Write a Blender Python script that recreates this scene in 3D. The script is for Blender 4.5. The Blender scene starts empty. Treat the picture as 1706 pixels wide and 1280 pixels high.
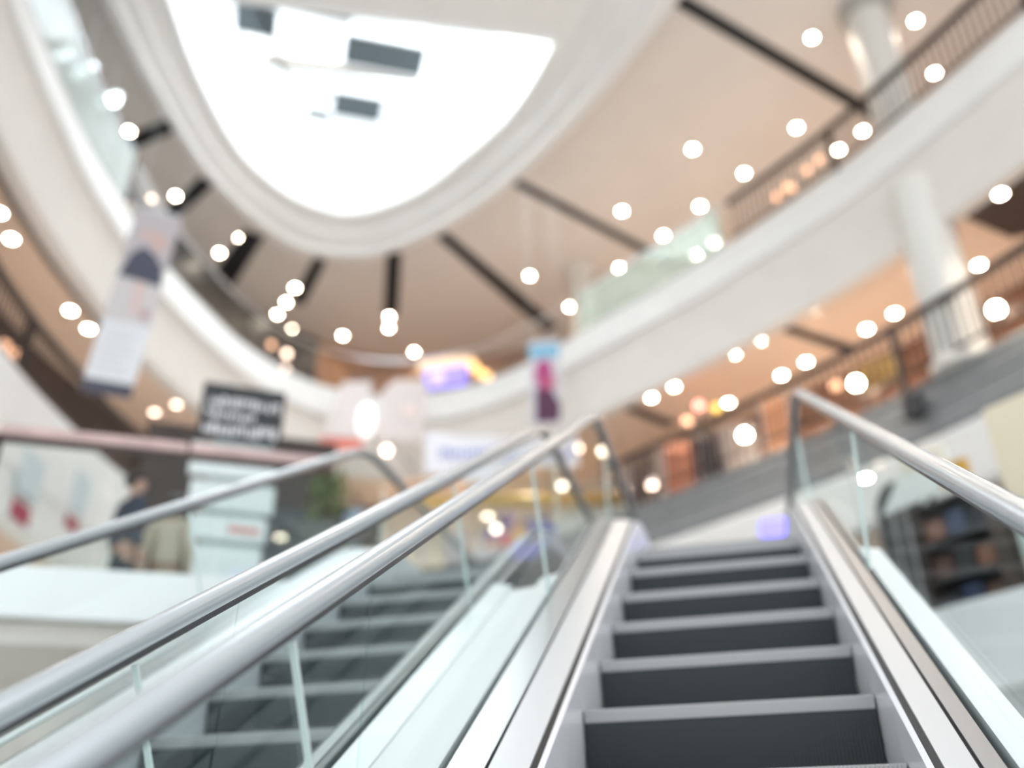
import bpy, bmesh, math, random
from mathutils import Vector, Matrix
random.seed(7)
C = bpy.context.scene.collection
SC = bpy.context.scene
CZ = 2.75                      # eye height above the ground floor; all z below are measured from the eye
V = Vector

# ---------------------------------------------------------------- camera, world, exposure
cam = bpy.data.cameras.new('camera')
camo = bpy.data.objects.new('camera', cam); C.objects.link(camo); SC.camera = camo
F_PX = 1550.0
cam.sensor_fit = 'HORIZONTAL'; cam.sensor_width = 36.0
cam.lens = 36.0 * F_PX / 1706.0
cam.clip_start = 0.02; cam.clip_end = 300
_p, _r, _y = math.radians(28.3), math.radians(0.9), math.radians(-13.6135)
fw = V((math.sin(_y)*math.cos(_p), math.cos(_y)*math.cos(_p), math.sin(_p)))
rt = V((math.cos(_y), -math.sin(_y), 0)); up = rt.cross(fw)
rt2 = math.cos(_r)*rt - math.sin(_r)*up; up2 = rt2.cross(fw)
m = Matrix((rt2, up2, -fw)).transposed().to_4x4(); m.translation = V((0, 0, CZ))
camo.matrix_world = m
cam.dof.use_dof = True
cam.dof.focus_distance = 2.1
cam.dof.aperture_fstop = 0.86
cam.dof.aperture_blades = 0

world = bpy.data.worlds.new('daylight'); SC.world = world
world.use_nodes = True
bg = world.node_tree.nodes['Background']
bg.inputs[0].default_value = (0.93, 0.97, 1.0, 1); bg.inputs[1].default_value = 0.80

SC.view_settings.view_transform = 'Standard'; SC.view_settings.look = 'None'
SC.view_settings.gamma = 1.0; SC.view_settings.use_curve_mapping = False
SC.view_settings.exposure = 1.05
SC.cycles.use_denoising = True
SC.cycles.use_adaptive_sampling = False
SC.cycles.max_bounces = 8; SC.cycles.diffuse_bounces = 4; SC.cycles.glossy_bounces = 4
SC.cycles.transparent_max_bounces = 16; SC.cycles.transmission_bounces = 4
SC.cycles.caustics_reflective = False; SC.cycles.caustics_refractive = False
SC.cycles.sample_clamp_indirect = 6.0

LAMP_W = 60.0                  # watts of each ceiling downlight
def area(name, loc, rot, sx, sy, w, col):
    l = bpy.data.lights.new(name, 'AREA'); l.shape = 'RECTANGLE'; l.size = sx; l.size_y = sy; l.energy = w; l.color = col
    o = bpy.data.objects.new(name, l); C.objects.link(o); o.location = (loc[0], loc[1], loc[2]+CZ); o.rotation_euler = rot
    return o
# daylight falling through the skylight glazing
area('skylight_daylight', (-6.2, 14.2, 18.75), (0, 0, math.radians(27)), 7.0, 5.5, 750, (0.93, 0.97, 1.0))

# ---------------------------------------------------------------- materials
MATS = {}
def mat(name, col, rough=0.6, metal=0.0, noise=0.0, nscale=6.0, spec=0.5, bump=0.0):
    if name in MATS: return MATS[name]
    mt = bpy.data.materials.new(name); mt.use_nodes = True
    nt = mt.node_tree; b = nt.nodes['Principled BSDF']
    b.inputs['Base Color'].default_value = (*col, 1); b.inputs['Roughness'].default_value = rough
    b.inputs['Metallic'].default_value = metal; b.inputs['Specular IOR Level'].default_value = spec
    if noise or bump:
        tc = nt.nodes.new('ShaderNodeTexCoord'); n = nt.nodes.new('ShaderNodeTexNoise')
        n.inputs['Scale'].default_value = nscale; n.inputs['Detail'].default_value = 5
        nt.links.new(tc.outputs['Object'], n.inputs['Vector'])
        if noise:
            r = nt.nodes.new('ShaderNodeValToRGB')
            r.color_ramp.elements[0].position = 0.3; r.color_ramp.elements[1].position = 0.7
            r.color_ramp.elements[0].color = tuple(max(0, c*(1-noise)) for c in col)+(1,)
            r.color_ramp.elements[1].color = tuple(min(1, c*(1+noise*0.5)) for c in col)+(1,)
            nt.links.new(n.outputs['Fac'], r.inputs['Fac']); nt.links.new(r.outputs['Color'], b.inputs['Base Color'])
        if bump:
            bp = nt.nodes.new('ShaderNodeBump'); bp.inputs['Strength'].default_value = bump; bp.inputs['Distance'].default_value = 0.01
            nt.links.new(n.outputs['Fac'], bp.inputs['Height']); nt.links.new(bp.outputs['Normal'], b.inputs['Normal'])
    MATS[name] = mt; return mt
def emat(name, col, s):
    if name in MATS: return MATS[name]
    mt = bpy.data.materials.new(name); mt.use_nodes = True; nt = mt.node_tree
    b = nt.nodes['Principled BSDF']; b.inputs['Base Color'].default_value = (*col, 1)
    b.inputs['Emission Color'].default_value = (*col, 1); b.inputs['Emission Strength'].default_value = s
    mt.cycles.emission_sampling = 'NONE'
    MATS[name] = mt; return mt
def glassmat(name, tint, refl=0.12, rough=0.02, haze=0.0, hcol=(0.8, 0.9, 0.86)):
    if name in MATS: return MATS[name]
    mt = bpy.data.materials.new(name); mt.use_nodes = True; nt = mt.node_tree
    nt.nodes.remove(nt.nodes['Principled BSDF']); out = nt.nodes['Material Output']
    t = nt.nodes.new('ShaderNodeBsdfTransparent'); t.inputs[0].default_value = (*tint, 1)
    g = nt.nodes.new('ShaderNodeBsdfGlossy'); g.inputs['Roughness'].default_value = rough; g.inputs[0].default_value = (1, 1, 1, 1)
    lw = nt.nodes.new('ShaderNodeFresnel'); lw.inputs['IOR'].default_value = 1.5
    mul = nt.nodes.new('ShaderNodeMath'); mul.operation = 'MULTIPLY'; mul.inputs[1].default_value = refl/0.12
    mul.use_clamp = True
    nt.links.new(lw.outputs[0], mul.inputs[0])
    mx = nt.nodes.new('ShaderNodeMixShader'); nt.links.new(mul.outputs[0], mx.inputs[0])
    last = t
    if haze:
        d = nt.nodes.new('ShaderNodeBsdfDiffuse'); d.inputs[0].default_value = (*hcol, 1)
        tl = nt.nodes.new('ShaderNodeBsdfTranslucent'); tl.inputs[0].default_value = (*hcol, 1)
        ad = nt.nodes.new('ShaderNodeMixShader'); ad.inputs[0].default_value = 0.5
        nt.links.new(d.outputs[0], ad.inputs[1]); nt.links.new(tl.outputs[0], ad.inputs[2])
        m2 = nt.nodes.new('ShaderNodeMixShader'); m2.inputs[0].default_value = haze
        nt.links.new(t.outputs[0], m2.inputs[1]); nt.links.new(ad.outputs[0], m2.inputs[2]); last = m2
    nt.links.new(last.outputs[0], mx.inputs[1]); nt.links.new(g.outputs[0], mx.inputs[2])
    nt.links.new(mx.outputs[0], out.inputs[0])
    MATS[name] = mt; return mt

WHITE = mat('painted_white', (0.85, 0.835, 0.81), 0.55, noise=0.03, nscale=1.5)
SHADED_WHITE = mat('shaded_white_paint', (0.78, 0.735, 0.685), 0.55, noise=0.03, nscale=1.5)  # fascia white with shade and warm light from below put into the colour
WHITE_COOL = mat('painted_cool_white', (0.84, 0.85, 0.85), 0.5, noise=0.02, nscale=2)
CEIL = mat('warm_plaster_ceiling', (0.80, 0.74, 0.69), 0.75, noise=0.04, nscale=0.6)
CEIL_LOW = mat('lamp_tinted_soffit', (0.80, 0.62, 0.49), 0.75, noise=0.04, nscale=0.6)  # peach cast of the warm lamps put into the base colour
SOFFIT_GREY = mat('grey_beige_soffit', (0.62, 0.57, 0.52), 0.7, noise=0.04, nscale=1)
DARK = mat('black_joint', (0.012, 0.014, 0.017), 0.6)
DARK_BROWN = mat('dark_brown_panel', (0.055, 0.035, 0.028), 0.55, noise=0.25, nscale=3)
BROWN = mat('brown_wall_panel', (0.24, 0.12, 0.075), 0.55, noise=0.3, nscale=1.2)
GREY_CLAD = mat('grey_cladding', (0.27, 0.275, 0.28), 0.4, noise=0.08, nscale=4)
DARK_CLAD = mat('dark_bronze_cladding', (0.075, 0.06, 0.055), 0.4, noise=0.15, nscale=3)
COLUMN = mat('cream_column_paint', (0.74, 0.72, 0.67), 0.5, noise=0.03, nscale=2)
FLOOR = mat('polished_pale_stone', (0.84, 0.815, 0.785), 0.3, noise=0.06, nscale=2)
BEIGE = mat('beige_shopfront', (0.80, 0.735, 0.67), 0.5, noise=0.06, nscale=1)
STEEL = mat('brushed_steel', (0.66, 0.66, 0.68), 0.32, 1.0, bump=0.03, nscale=60)
STEEL_BRIGHT = mat('satin_aluminium_deck', (0.86, 0.86, 0.88), 0.3, 0.45)
SKIRT = mat('skirt_aluminium', (0.93, 0.93, 0.97), 0.28, 0.15)
STEEL_DARK = mat('dark_steel', (0.16, 0.16, 0.17), 0.35, 1.0)
DECK_WHITE = mat('white_enamel_deck', (0.90, 0.905, 0.91), 0.3)
RUBBER = mat('silver_grey_handrail', (0.56, 0.60, 0.63), 0.22, 0.35)
RISER = mat('dark_riser_metal', (0.020, 0.027, 0.029), 0.42, 0.2)
TREAD = mat('tread_metal', (0.10, 0.11, 0.115), 0.45, 0.4)
NOSING = mat('worn_nosing_metal', (0.43, 0.425, 0.43), 0.42, 0.3)
BLACK = mat('black_rubber', (0.02, 0.02, 0.022), 0.5)
WOOD = mat('rosy_wood_handrail', (0.56, 0.40, 0.38), 0.25, noise=0.15, nscale=8)
RAILDARK = mat('dark_railing_metal', (0.05, 0.035, 0.03), 0.4, 0.4)
GLASS = glassmat('clear_glass', (0.945, 0.975, 0.972), refl=0.009)
GLASS_GREEN = glassmat('pale_green_glass', (0.84, 0.93, 0.90), refl=0.015, haze=0.42, hcol=(0.74, 0.84, 0.80))
GLASS_FROST = glassmat('frosted_glass', (0.90, 0.95, 0.94), refl=0.03, haze=0.72, hcol=(0.93, 0.98, 0.96))
GLASS_THIN = glassmat('very_clear_glass', (0.985, 0.99, 0.99), refl=0.012)
GLASS_ROOF = glassmat('roof_glass', (0.97, 0.99, 1.0), refl=0.05)
GLASS_EDGE = mat('polished_glass_edge', (0.72, 0.82, 0.80), 0.1)
LENS = emat('warm_lamp_lens', (1.0, 0.86, 0.66), 40.0)
LENS_DIM = emat('dim_warm_lamp_lens', (1.0, 0.55, 0.36), 1.8)
LENS_ROSE = emat('rosy_lamp_lens', (1.0, 0.74, 0.58), 6.0)
LENS_WHITE = emat('cool_white_lamp_lens', (0.85, 1.0, 1.0), 4.0)

# ---------------------------------------------------------------- builders
class MB:
    """collects shapes (eye-relative coordinates) into one mesh object"""
    def __init__(s): s.bm = bmesh.new()
    def quad(s, pts):
        vs = [s.bm.verts.new(p) for p in pts]; s.bm.faces.new(vs); return s
    def box(s, lo, hi):
        x0, y0, z0 = lo; x1, y1, z1 = hi
        return s.hexa([(x0,y0,z0),(x1,y0,z0),(x1,y1,z0),(x0,y1,z0),(x0,y0,z1),(x1,y0,z1),(x1,y1,z1),(x0,y1,z1)])
    def hexa(s, p):
        v = [s.bm.verts.new(q) for q in p]
        for f in ((3,2,1,0),(4,5,6,7),(0,1,5,4),(1,2,6,5),(2,3,7,6),(3,0,4,7)): s.bm.faces.new([v[i] for i in f])
        return s
    def obox(s, c, ax, ay, az):
        c, ax, ay, az = V(c), V(ax), V(ay), V(az)
        g = lambda i, j, k: c + ax*i + ay*j + az*k
        return s.hexa([g(-1,-1,-1),g(1,-1,-1),g(1,1,-1),g(-1,1,-1),g(-1,-1,1),g(1,-1,1),g(1,1,1),g(-1,1,1)])
    def bar(s, a, b, w, h=None, upv=(0,0,1)):
        a, b = V(a), V(b); d = (b-a); L = d.length; d.normalize()
        u = V(upv); sd = d.cross(u)
        if sd.length < 1e-4: sd = d.cross(V((0,1,0)))
        sd.normalize(); u2 = sd.cross(d)
        return s.obox((a+b)/2, d*(L/2), sd*(w/2), u2*((h or w)/2))
    def loft(s, rings, caps=True, closed=True):
        R = [[s.bm.verts.new(p) for p in r] for r in rings]; n = len(R[0])
        for a, b in zip(R[:-1], R[1:]):
            for i in range(n if closed else n-1):
                j = (i+1) % n; s.bm.faces.new((a[i], a[j], b[j], b[i]))
        if caps and closed:
            s.bm.faces.new(R[0][::-1]); s.bm.faces.new(R[-1])
        return s
    def cyl(s, a, b, r0, r1=None, n=16):
        a, b = V(a), V(b); d = (b-a).normalized(); r1 = r0 if r1 is None else r1
        u = d.orthogonal().normalized(); w = d.cross(u)
        ring = lambda c, r: [c + (u*math.cos(t)+w*math.sin(t))*r for t in [2*math.pi*i/n for i in range(n)]]
        return s.loft([ring(a, r0), ring(b, r1)])
    def lathe(s, c, prof, n=24):
        c = V(c)
        return s.loft([[c+V((r*math.cos(2*math.pi*i/n), r*math.sin(2*math.pi*i/n), z)) for i in range(n)] for r, z in prof])
    def prism(s, pts, ext):
        e = V(ext); return s.loft([[V(p) for p in pts], [V(p)+e for p in pts]])
    def tube(s, pts, r, n=10):
        pts = [V(p) for p in pts]; rings = []
        for i, p in enumerate(pts):
            d = (pts[min(i+1, len(pts)-1)]-pts[max(i-1, 0)]).normalized()
            u = d.cross(V((0, 0, 1)));  u = u if u.length > 1e-3 else V((1, 0, 0)); u.normalize(); w = d.cross(u)
            rr = r[i] if isinstance(r, (list, tuple)) else r
            rings.append([p+(u*math.cos(t)+w*math.sin(t))*rr for t in [2*math.pi*k/n for k in range(n)]])
        return s.loft(rings)
    def blob(s, c, rx, ry, rz, nu=14, nv=9, jit=0):
        c = V(c); rings = []
        for j in range(1, nv):
            ph = math.pi*j/nv
            rings.append([c+V((rx*math.sin(ph)*math.cos(2*math.pi*i/nu), ry*math.sin(ph)*math.sin(2*math.pi*i/nu), -rz*math.cos(ph)))*(1+random.uniform(-jit, jit)) if jit==0 else
                          c+V((rx*math.sin(ph)*math.cos(2*math.pi*i/nu)*(1+random.uniform(-jit,jit)), ry*math.sin(ph)*math.sin(2*math.pi*i/nu)*(1+random.uniform(-jit,jit)), -rz*math.cos(ph)*(1+random.uniform(-jit,jit)))) for i in range(nu)])
        return s.loft(rings)
    def build(s, name, material, parent=None, smooth=False, bevel=0):
        bm = s.bm
        bmesh.ops.recalc_face_normals(bm, faces=bm.faces[:])
        off = V((0, 0, CZ))
        if parent is None:
            base = V((0, 0, 0))
            if bm.verts:
                xs = [v.co.x for v in bm.verts]; ys = [v.co.y for v in bm.verts]; zs = [v.co.z for v in bm.verts]
                base = V(((min(xs)+max(xs))/2, (min(ys)+max(ys))/2, min(zs)))
        else:
            base = worldbase(parent) - off
        for v in bm.verts: v.co -= base
        me = bpy.data.meshes.new(name); bm.to_mesh(me); bm.free()
        for mm in (material if isinstance(material, (list, tuple)) else [material]): me.materials.append(mm)
        if smooth:
            for p in me.polygons: p.use_smooth = True
            try: me.set_sharp_from_angle(angle=math.radians(40))
            except Exception: pass
        o = bpy.data.objects.new(name, me); C.objects.link(o)
        if parent is None: o.location = base + off
        else: o.parent = parent
        if bevel:
            b = o.modifiers.new('bevel', 'BEVEL'); b.width = bevel; b.segments = 2; b.limit_method = 'ANGLE'
        return o
def worldbase(o):
    l = V(o.location)
    while o.parent: o = o.parent; l = l + V(o.location)
    return l
def tag(o, label, cat, group=None, kind=None):
    o['label'] = label; o['category'] = cat
    if group: o['group'] = group
    if kind: o['kind'] = kind
    return o
def thing(name, label, cat, loc, group=None):
    o = bpy.data.objects.new(name, None); C.objects.link(o)
    o.empty_display_size = 0.1
    o.location = (loc[0], loc[1], loc[2]+CZ); return tag(o, label, cat, group)
def struct(o, label, cat): return tag(o, label, cat, kind='structure')
def copy_tree(o, parent=None):
    c = o.copy(); C.objects.link(c)
    if parent: c.parent = parent
    for ch in list(o.children): copy_tree(ch, c)
    return c

# ---------------------------------------------------------------- plan curves of the atrium
def catmull(P, n=10):
    P = [V((*p, 0)) for p in P]; out = []
    for i in range(len(P)-1):
        p0 = P[i-1] if i else P[0]*2-P[1]; p1, p2 = P[i], P[i+1]; p3 = P[i+2] if i+2 < len(P) else P[-1]*2-P[-2]
        for k in range(n):
            t = k/n
            out.append(0.5*((2*p1)+(p2-p0)*t+(2*p0-5*p1+4*p2-p3)*t*t+(3*p1-p0-3*p2+p3)*t**3))
    out.append(P[-1]); return out
EDGE = catmull([(8.5, 7.4), (6.8, 9.2), (5.15, 10.95), (3.95, 12.4), (2.6, 13.9), (0.9, 15.4), (-0.5, 16.5), (-1.7, 17.35), (-2.85, 18.15), (-4.4, 19.25),
                (-6.3, 20.0), (-8.2, 19.9), (-9.6, 18.8), (-10.3, 16.9), (-10.4, 14.8), (-10.3, 13.0), (-10.0, 11.5), (-9.55, 9.7),
                (-8.8, 7.6), (-8.1, 5.9), (-7.5, 4.0), (-7.1, 1.8), (-7.0, -0.5)], 8)
def normals(P):
    N = []
    for i in range(len(P)):
        d = P[min(i+1, len(P)-1)]-P[max(i-1, 0)]; d.normalize(); N.append(V((d.y, -d.x, 0)))
    return N
EN = normals(EDGE)
def idx(x, y): return min(range(len(EDGE)), key=lambda i: (EDGE[i]-V((x, y, 0))).length)
def ep(i, off, z):
    p = EDGE[i]+EN[i]*off; return V((p.x, p.y, z))
def epf(f, off, z):
    i = int(f); t = f-i
    if t < 1e-6 or i+1 >= len(EDGE): return ep(min(i, len(EDGE)-1), off, z)
    return ep(i, off, z).lerp(ep(i+1, off, z), t)
def sweep_edge(i0, i1, prof, offs=None):
    mb = MB(); rings = []
    for i in range(i0, i1+1): rings.append([ep(i, o, z) for o, z in prof])
    return mb.loft(rings)
def wall_at(i0, i1, offf, z0, z1, th=0.15):
    mb = MB(); rings = []
    for i in range(i0, i1+1):
        o = offf(i); rings.append([ep(i, o, z0), ep(i, o, z1), ep(i, o+th, z1), ep(i, o+th, z0)])
    return mb.loft(rings)
NE = len(EDGE)-1
L1, L2, L3, L4, TOP = -2.75, 1.87, 6.5, 11.2, 15.3
S3, S4 = 4.75, 8.93            # soffits under level 3 and level 4

# ---------------------------------------------------------------- setting: ground floor and level 2
struct(MB().box((-16, -9, L1-0.2), (12, 22, L1)).build('floor', FLOOR), 'pale polished stone floor at the foot of the escalators', 'floor')
# level 2 slab left of the escalators (edge seen from below) and its soffit
le = [(-2.62, 5.95), (-3.42, 5.50), (-4.60, 4.86), (-6.26, 3.96), (-8.56, 2.76)]
back = [(-2.62, 14.6), (-6, 17.5), (-12.5, 17.5), (-13.5, 10), (-13.5, 2.7)]
struct(MB().prism([(x, y, L2-0.33) for x, y in le]+[(x, y, L2-0.33) for x, y in back[::-1]], (0, 0, 0.33)).build('floor', WHITE_COOL), 'white level-two slab edge left of the escalators', 'floor slab')
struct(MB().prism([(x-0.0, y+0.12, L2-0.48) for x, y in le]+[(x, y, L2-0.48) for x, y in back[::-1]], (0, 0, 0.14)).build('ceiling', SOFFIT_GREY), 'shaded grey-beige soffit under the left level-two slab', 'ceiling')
# landing behind the escalators and the slab on the right
struct(MB().prism([(-2.60, 6.36, L2-0.6), (0.72, 6.36, L2-0.6), (0.72, 9.1, L2-0.6), (3.2, 6.6, L2-0.6), (12, 1.5, L2-0.6), (12, 20, L2-0.6), (-2.60, 22, L2-0.6)], (0, 0, 0.57)).build('floor', mat('grey_landing_edge', (0.36, 0.37, 0.37), 0.4)), 'grey landing floor at the top of the escalators', 'floor slab')
struct(MB().prism([(0.74, 9.08, L2-0.62), (3.22, 6.56, L2-0.62), (12, 1.42, L2-0.62), (12, 1.30, L2-0.62), (3.16, 6.44, L2-0.62), (0.74, 8.90, L2-0.62)], (0, 0, 0.66)).build('trim_1', WHITE_COOL), 'white slab edge seen through the right escalator glass', 'floor edge')

# ---------------------------------------------------------------- level 3 gallery
iR = 0; iLend = idx(-10.3, 13.6); iFar = idx(-6.3, 20.0)
struct(sweep_edge(0, NE, [(0.25, S3+0.12), (0.25, L3-0.02), (6.5, L3-0.02), (6.5, S3+0.12)]).build('floor', FLOOR), 'third-level gallery floor slab around the atrium', 'floor slab')
struct(sweep_edge(0, NE, [(0.22, S3), (0.22, S3+0.11), (6.4, S3+0.11), (6.4, S3)]).build('ceiling', CEIL_LOW), 'orange-beige soffit under the third-level gallery', 'ceiling')
iLs = iLend
struct(sweep_edge(0, iFar, [(0.24, 5.66), (0.10, 5.66), (0.03, 5.74), (0.03, 6.06), (0.055, 6.08), (0.055, 6.12), (0.03, 6.14), (0.03, 6.44), (0.0, 6.46), (0.0, L3+0.04), (0.24, L3+0.04)]).build('trim_2', GREY_CLAD), 'grey panelled band below the right third-level railing', 'fascia')
struct(sweep_edge(0, iFar, [(0.22, S3-0.03), (0.02, S3-0.03), (-0.03, S3+0.05), (-0.03, 5.55), (0.02, 5.66), (0.22, 5.66)]).build('trim_3', WHITE), 'white slab band under the grey panelled band, right', 'fascia')
struct(sweep_edge(iFar, iLs-1, [(0.24, S3-0.03), (0.0, S3-0.03), (0.0, L3+0.04), (0.24, L3+0.04)]).build('trim_4', DARK_CLAD), 'dark bronze fascia of the third level beyond the white end', 'fascia')
struct(sweep_edge(iLs, NE, [(0.24, 4.5), (0.04, 4.5), (0.0, 4.56), (0.0, 5.2), (-0.05, 5.26), (-0.05, 5.95), (-0.02, 6.0), (-0.02, 6.5), (0.06, L3+0.06), (0.24, L3+0.06)]).build('trim_5', WHITE), 'white third-level fascia at left ending in a corner', 'fascia')
def off3(i): return 2.7 if i < iFar else (2.7-0.8*min(1, (i-iFar)/14))
iWa = idx(-2.85, 18.15)
struct(wall_at(0, iWa, off3, L3, S4).build('wall_right', BROWN), 'reddish-brown shop wall behind the right third-level railing', 'wall')
struct(wall_at(iWa, iFar+8, off3, L3, S4).build('wall_back', BEIGE), 'pale beige shopfront at the far end of level three', 'wall')
struct(wall_at(iFar+8, NE, off3, L3, S4).build('wall_left', DARK_BROWN), 'dark brown shopfront wall on the left third level', 'wall')
struct(wall_at(0, NE, lambda i: 6.3 if i < iFar else 2.6, L2, S3).build('wall_back', BEIGE), 'cream shop wall on level two under the galleries', 'wall')

# ---------------------------------------------------------------- level 4 gallery
struct(sweep_edge(0, NE, [(0.3, S4+0.12), (0.3, L4-0.02), (7.2, L4-0.02), (7.2, S4+0.12)]).build('floor', FLOOR), 'fourth-level gallery floor slab around the atrium', 'floor slab')
struct(sweep_edge(0, NE, [(0.28, S4), (0.28, S4+0.11), (7.1, S4+0.11), (7.1, S4)]).build('ceiling', CEIL_LOW), 'peach soffit with downlights under the fourth-level gallery', 'ceiling')
F4 = [(0.28, 10.3), (-0.05, 10.3), (-0.09, 10.34), (-0.09, 10.5), (-0.05, 10.56), (0.02, 10.95), (0.06, 11.0), (0.06, 11.06), (0.09, 11.08), (0.14, L4+0.05), (0.28, L4+0.05)]
struct(sweep_edge(0, NE, F4).build('trim_6', WHITE), 'bright white sloped top of the fourth-level fascia', 'fascia')
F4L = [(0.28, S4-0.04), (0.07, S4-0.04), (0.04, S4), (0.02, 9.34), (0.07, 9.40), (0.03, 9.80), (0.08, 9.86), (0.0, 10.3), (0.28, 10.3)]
struct(sweep_edge(0, NE, F4L).build('trim_8', SHADED_WHITE), 'undercut lower part of the white fourth-level fascia, warm shade tinted in', 'fascia')
def off4(i):
    if i < iFar-8: return 5.7
    if i < iFar+8: return 5.4
    return max(2.9, 5.4-2.5*(i-iFar-8)/14)
iW1, iW2 = iFar-10, iFar+12
struct(wall_at(0, iW1, off4, L4, TOP).build('wall_right', BROWN), 'brown wall behind the right fourth-level railing', 'wall')
struct(wall_at(iW1, iW2, off4, L4, TOP).build('wall_back', mat('warm_brown_shopfront', (0.40, 0.22, 0.13), 0.5, noise=0.3, nscale=1)), 'warm orange-brown shopfront at the far end of the top level', 'wall')
struct(wall_at(iW2, NE, off4, L4, TOP).build('wall_left', mat('charcoal_shopfront', (0.05, 0.05, 0.05), 0.4, noise=0.3, nscale=2)), 'dark shopfront on the left top level', 'wall')

# ---------------------------------------------------------------- top ceiling and skylight
OUT = catmull([(4.2, 6.6), (2.75, 8.9), (1.4, 11.2), (0.43, 12.45), (-1.5, 14.65), (-3.7, 16.65), (-5.75, 17.95), (-8.0, 18.75), (-8.95, 18.7), (-10.15, 18.0), (-10.65, 16.65),
               (-10.9, 14.5), (-10.55, 11.6), (-10.15, 9.6), (-9.6, 7.5), (-9.1, 5.6), (-8.6, 3.5), (-8.3, 1.2), (-8.2, -0.8)], 8)
INN = catmull([(0.9, 6.4), (-0.2, 9.0), (-1.2, 11.6), (-2.25, 13.35), (-3.6, 15.05), (-5.2, 16.25), (-6.3, 16.95), (-7.3, 17.3), (-8.1, 17.4), (-8.8, 17.2), (-9.6, 16.2),
               (-9.97, 14.5), (-9.68, 12.2), (-9.2, 10.3), (-8.7, 7.8), (-8.2, 5.9), (-7.6, 3.6), (-7.2, 1.3), (-7.1, -0.7)], 8)
NO = len(OUT)
struct(MB().loft([[V((o.x, o.y, TOP)), V((e.x, e.y, TOP)), V((e.x, e.y, TOP+0.15)), V((o.x, o.y, TOP+0.15))] for o, e in
    [(OUT[i], EDGE[min(NE, round(i*NE/(NO-1)))]+EN[min(NE, round(i*NE/(NO-1)))]*7.5) for i in range(NO)]]).build('ceiling', CEIL), 'beige plaster ceiling around the skylight ring', 'ceiling')
RING_Z = 14.7
prof = [(-0.02, TOP+0.1), (-0.02, RING_Z+0.1), (0.05, RING_Z), (0.24, RING_Z), (0.27, RING_Z+0.2), (0.31, RING_Z+0.24), (0.52, RING_Z+0.24), (0.55, RING_Z+0.4), (0.58, RING_Z+0.43), (0.72, RING_Z+0.43), (0.75, RING_Z+0.55), (1.0, RING_Z+0.55), (1.0, TOP+0.35)]
struct(MB().loft([[V((*(OUT[i].lerp(INN[i], u)).xy, z)) for u, z in prof] for i in range(NO)]).build('trim_7', WHITE), 'stepped white moulding ring around the skylight', 'skylight ring')
iA = min(range(NO), key=lambda i: (INN[i]-V((-2.25, 13.35, 0))).length); iB = min(range(NO), key=lambda i: (INN[i]-V((-9.2, 10.3, 0))).length)
# flat soffit on the near side of the D-shaped opening, edge from A to B
A_, B_ = INN[iA], INN[iB]
plate = [V((*INN[i].xy, RING_Z+0.56)) for i in range(iA+1)] + [V((*INN[i].xy, RING_Z+0.56)) for i in range(iB, NO)]
struct(MB().prism(plate, (0, 0, 0.25)).build('ceiling', WHITE), 'flat white soffit on the near side of the skylight opening', 'ceiling')
RZ = 18.25
shaft = [INN[i] for i in range(iA, iB+1)]
SHW = mat('bright_white_shaft_plaster', (0.90, 0.90, 0.90), 0.6)
loop = shaft + []
mb = MB(); n = len(loop)
cen = sum((p for p in loop), V((0, 0, 0)))/n
rings = []
for p in loop + [loop[0]]:
    o = (p-cen).normalized()*0.12
    rings.append([V((p.x, p.y, RING_Z+0.5)), V((p.x+o.x*2, p.y+o.y*2, RZ)), V((p.x+o.x*3, p.y+o.y*3, RZ)), V((p.x+o.x, p.y+o.y, RING_Z+0.5))])
struct(mb.loft(rings, caps=False).build('wall_skylight', SHW), 'bright white curved wall of the skylight shaft', 'skylight shaft')
struct(MB().prism([(p.x+(p-cen).normalized().x*0.2, p.y+(p-cen).normalized().y*0.2, RZ+0.02) for p in loop], (0, 0, 0.03)).build('window_1', GLASS_ROOF), 'overexposed roof glazing of the skylight', 'skylight')
ax = V((0.875, 0.484, 0)); ay = V((-0.484, 0.875, 0))
LOUV = mat('slate_blue_louvre', (0.06, 0.08, 0.09), 0.6)
def louvre(c, hx, hy, label):
    t = thing('roof_louvre', label, 'louvre', (c[0], c[1], RZ-0.3), 'dark roof louvres in the skylight')
    mb = MB()
    mb.obox((c[0], c[1], RZ-0.28), ax*hx, ay*hy, V((0, 0, 0.02))); mb.build('panel', LOUV, t)
    mb = MB()
    for s in (-1, 1):
        mb.obox(V((c[0], c[1], RZ-0.28))+ay*hy*s, ax*hx, ay*0.03, V((0, 0, 0.05)))
    mb.build('frame', WHITE_COOL, t)
    for sx in (-1, 1):
        for sy in (-1, 1):
            q = V((c[0], c[1], 0))+ax*hx*0.9*sx+ay*hy*0.9*sy
            MB().cyl((q.x, q.y, RZ-0.27), (q.x, q.y, RZ+0.02), 0.02, n=8).build('hanger', STEEL, t)
louvre((-6.73, 15.08), 0.98, 0.50, 'larger dark slate louvre in the middle of the skylight')
louvre((-8.02, 16.5), 0.62, 0.46, 'smaller dark slate louvre near the far skylight wall')
louvre((-9.25, 13.3), 0.48, 0.48, 'dark slate louvre near the left skylight edge')
louvre((-9.1, 16.45), 0.3, 0.2, 'tiny dark slate louvre beside the smaller one')
louvre((-7.8, 13.42), 0.85, 0.17, 'thin dark slate louvre along the near skylight edge')
def beam(a, b, w, h, n):
    struct(MB().bar((a[0], a[1], RZ-0.2), (b[0], b[1], RZ-0.2), w, h).build('trim_%d' % (n+2), mat('beige_beam', (0.30, 0.27, 0.24), 0.6)), n == 8 and 'beige-white roof beam across the skylight' or 'roof beam across the skylight %s the louvres' % {9: 'between', 10: 'behind'}[n], 'skylight beam')
beam((-9.7, 14.5), (-6.2, 16.02), 0.26, 0.2, 8)
beam((-9.0, 12.95), (-9.5, 15.8), 0.12, 0.2, 9)

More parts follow.
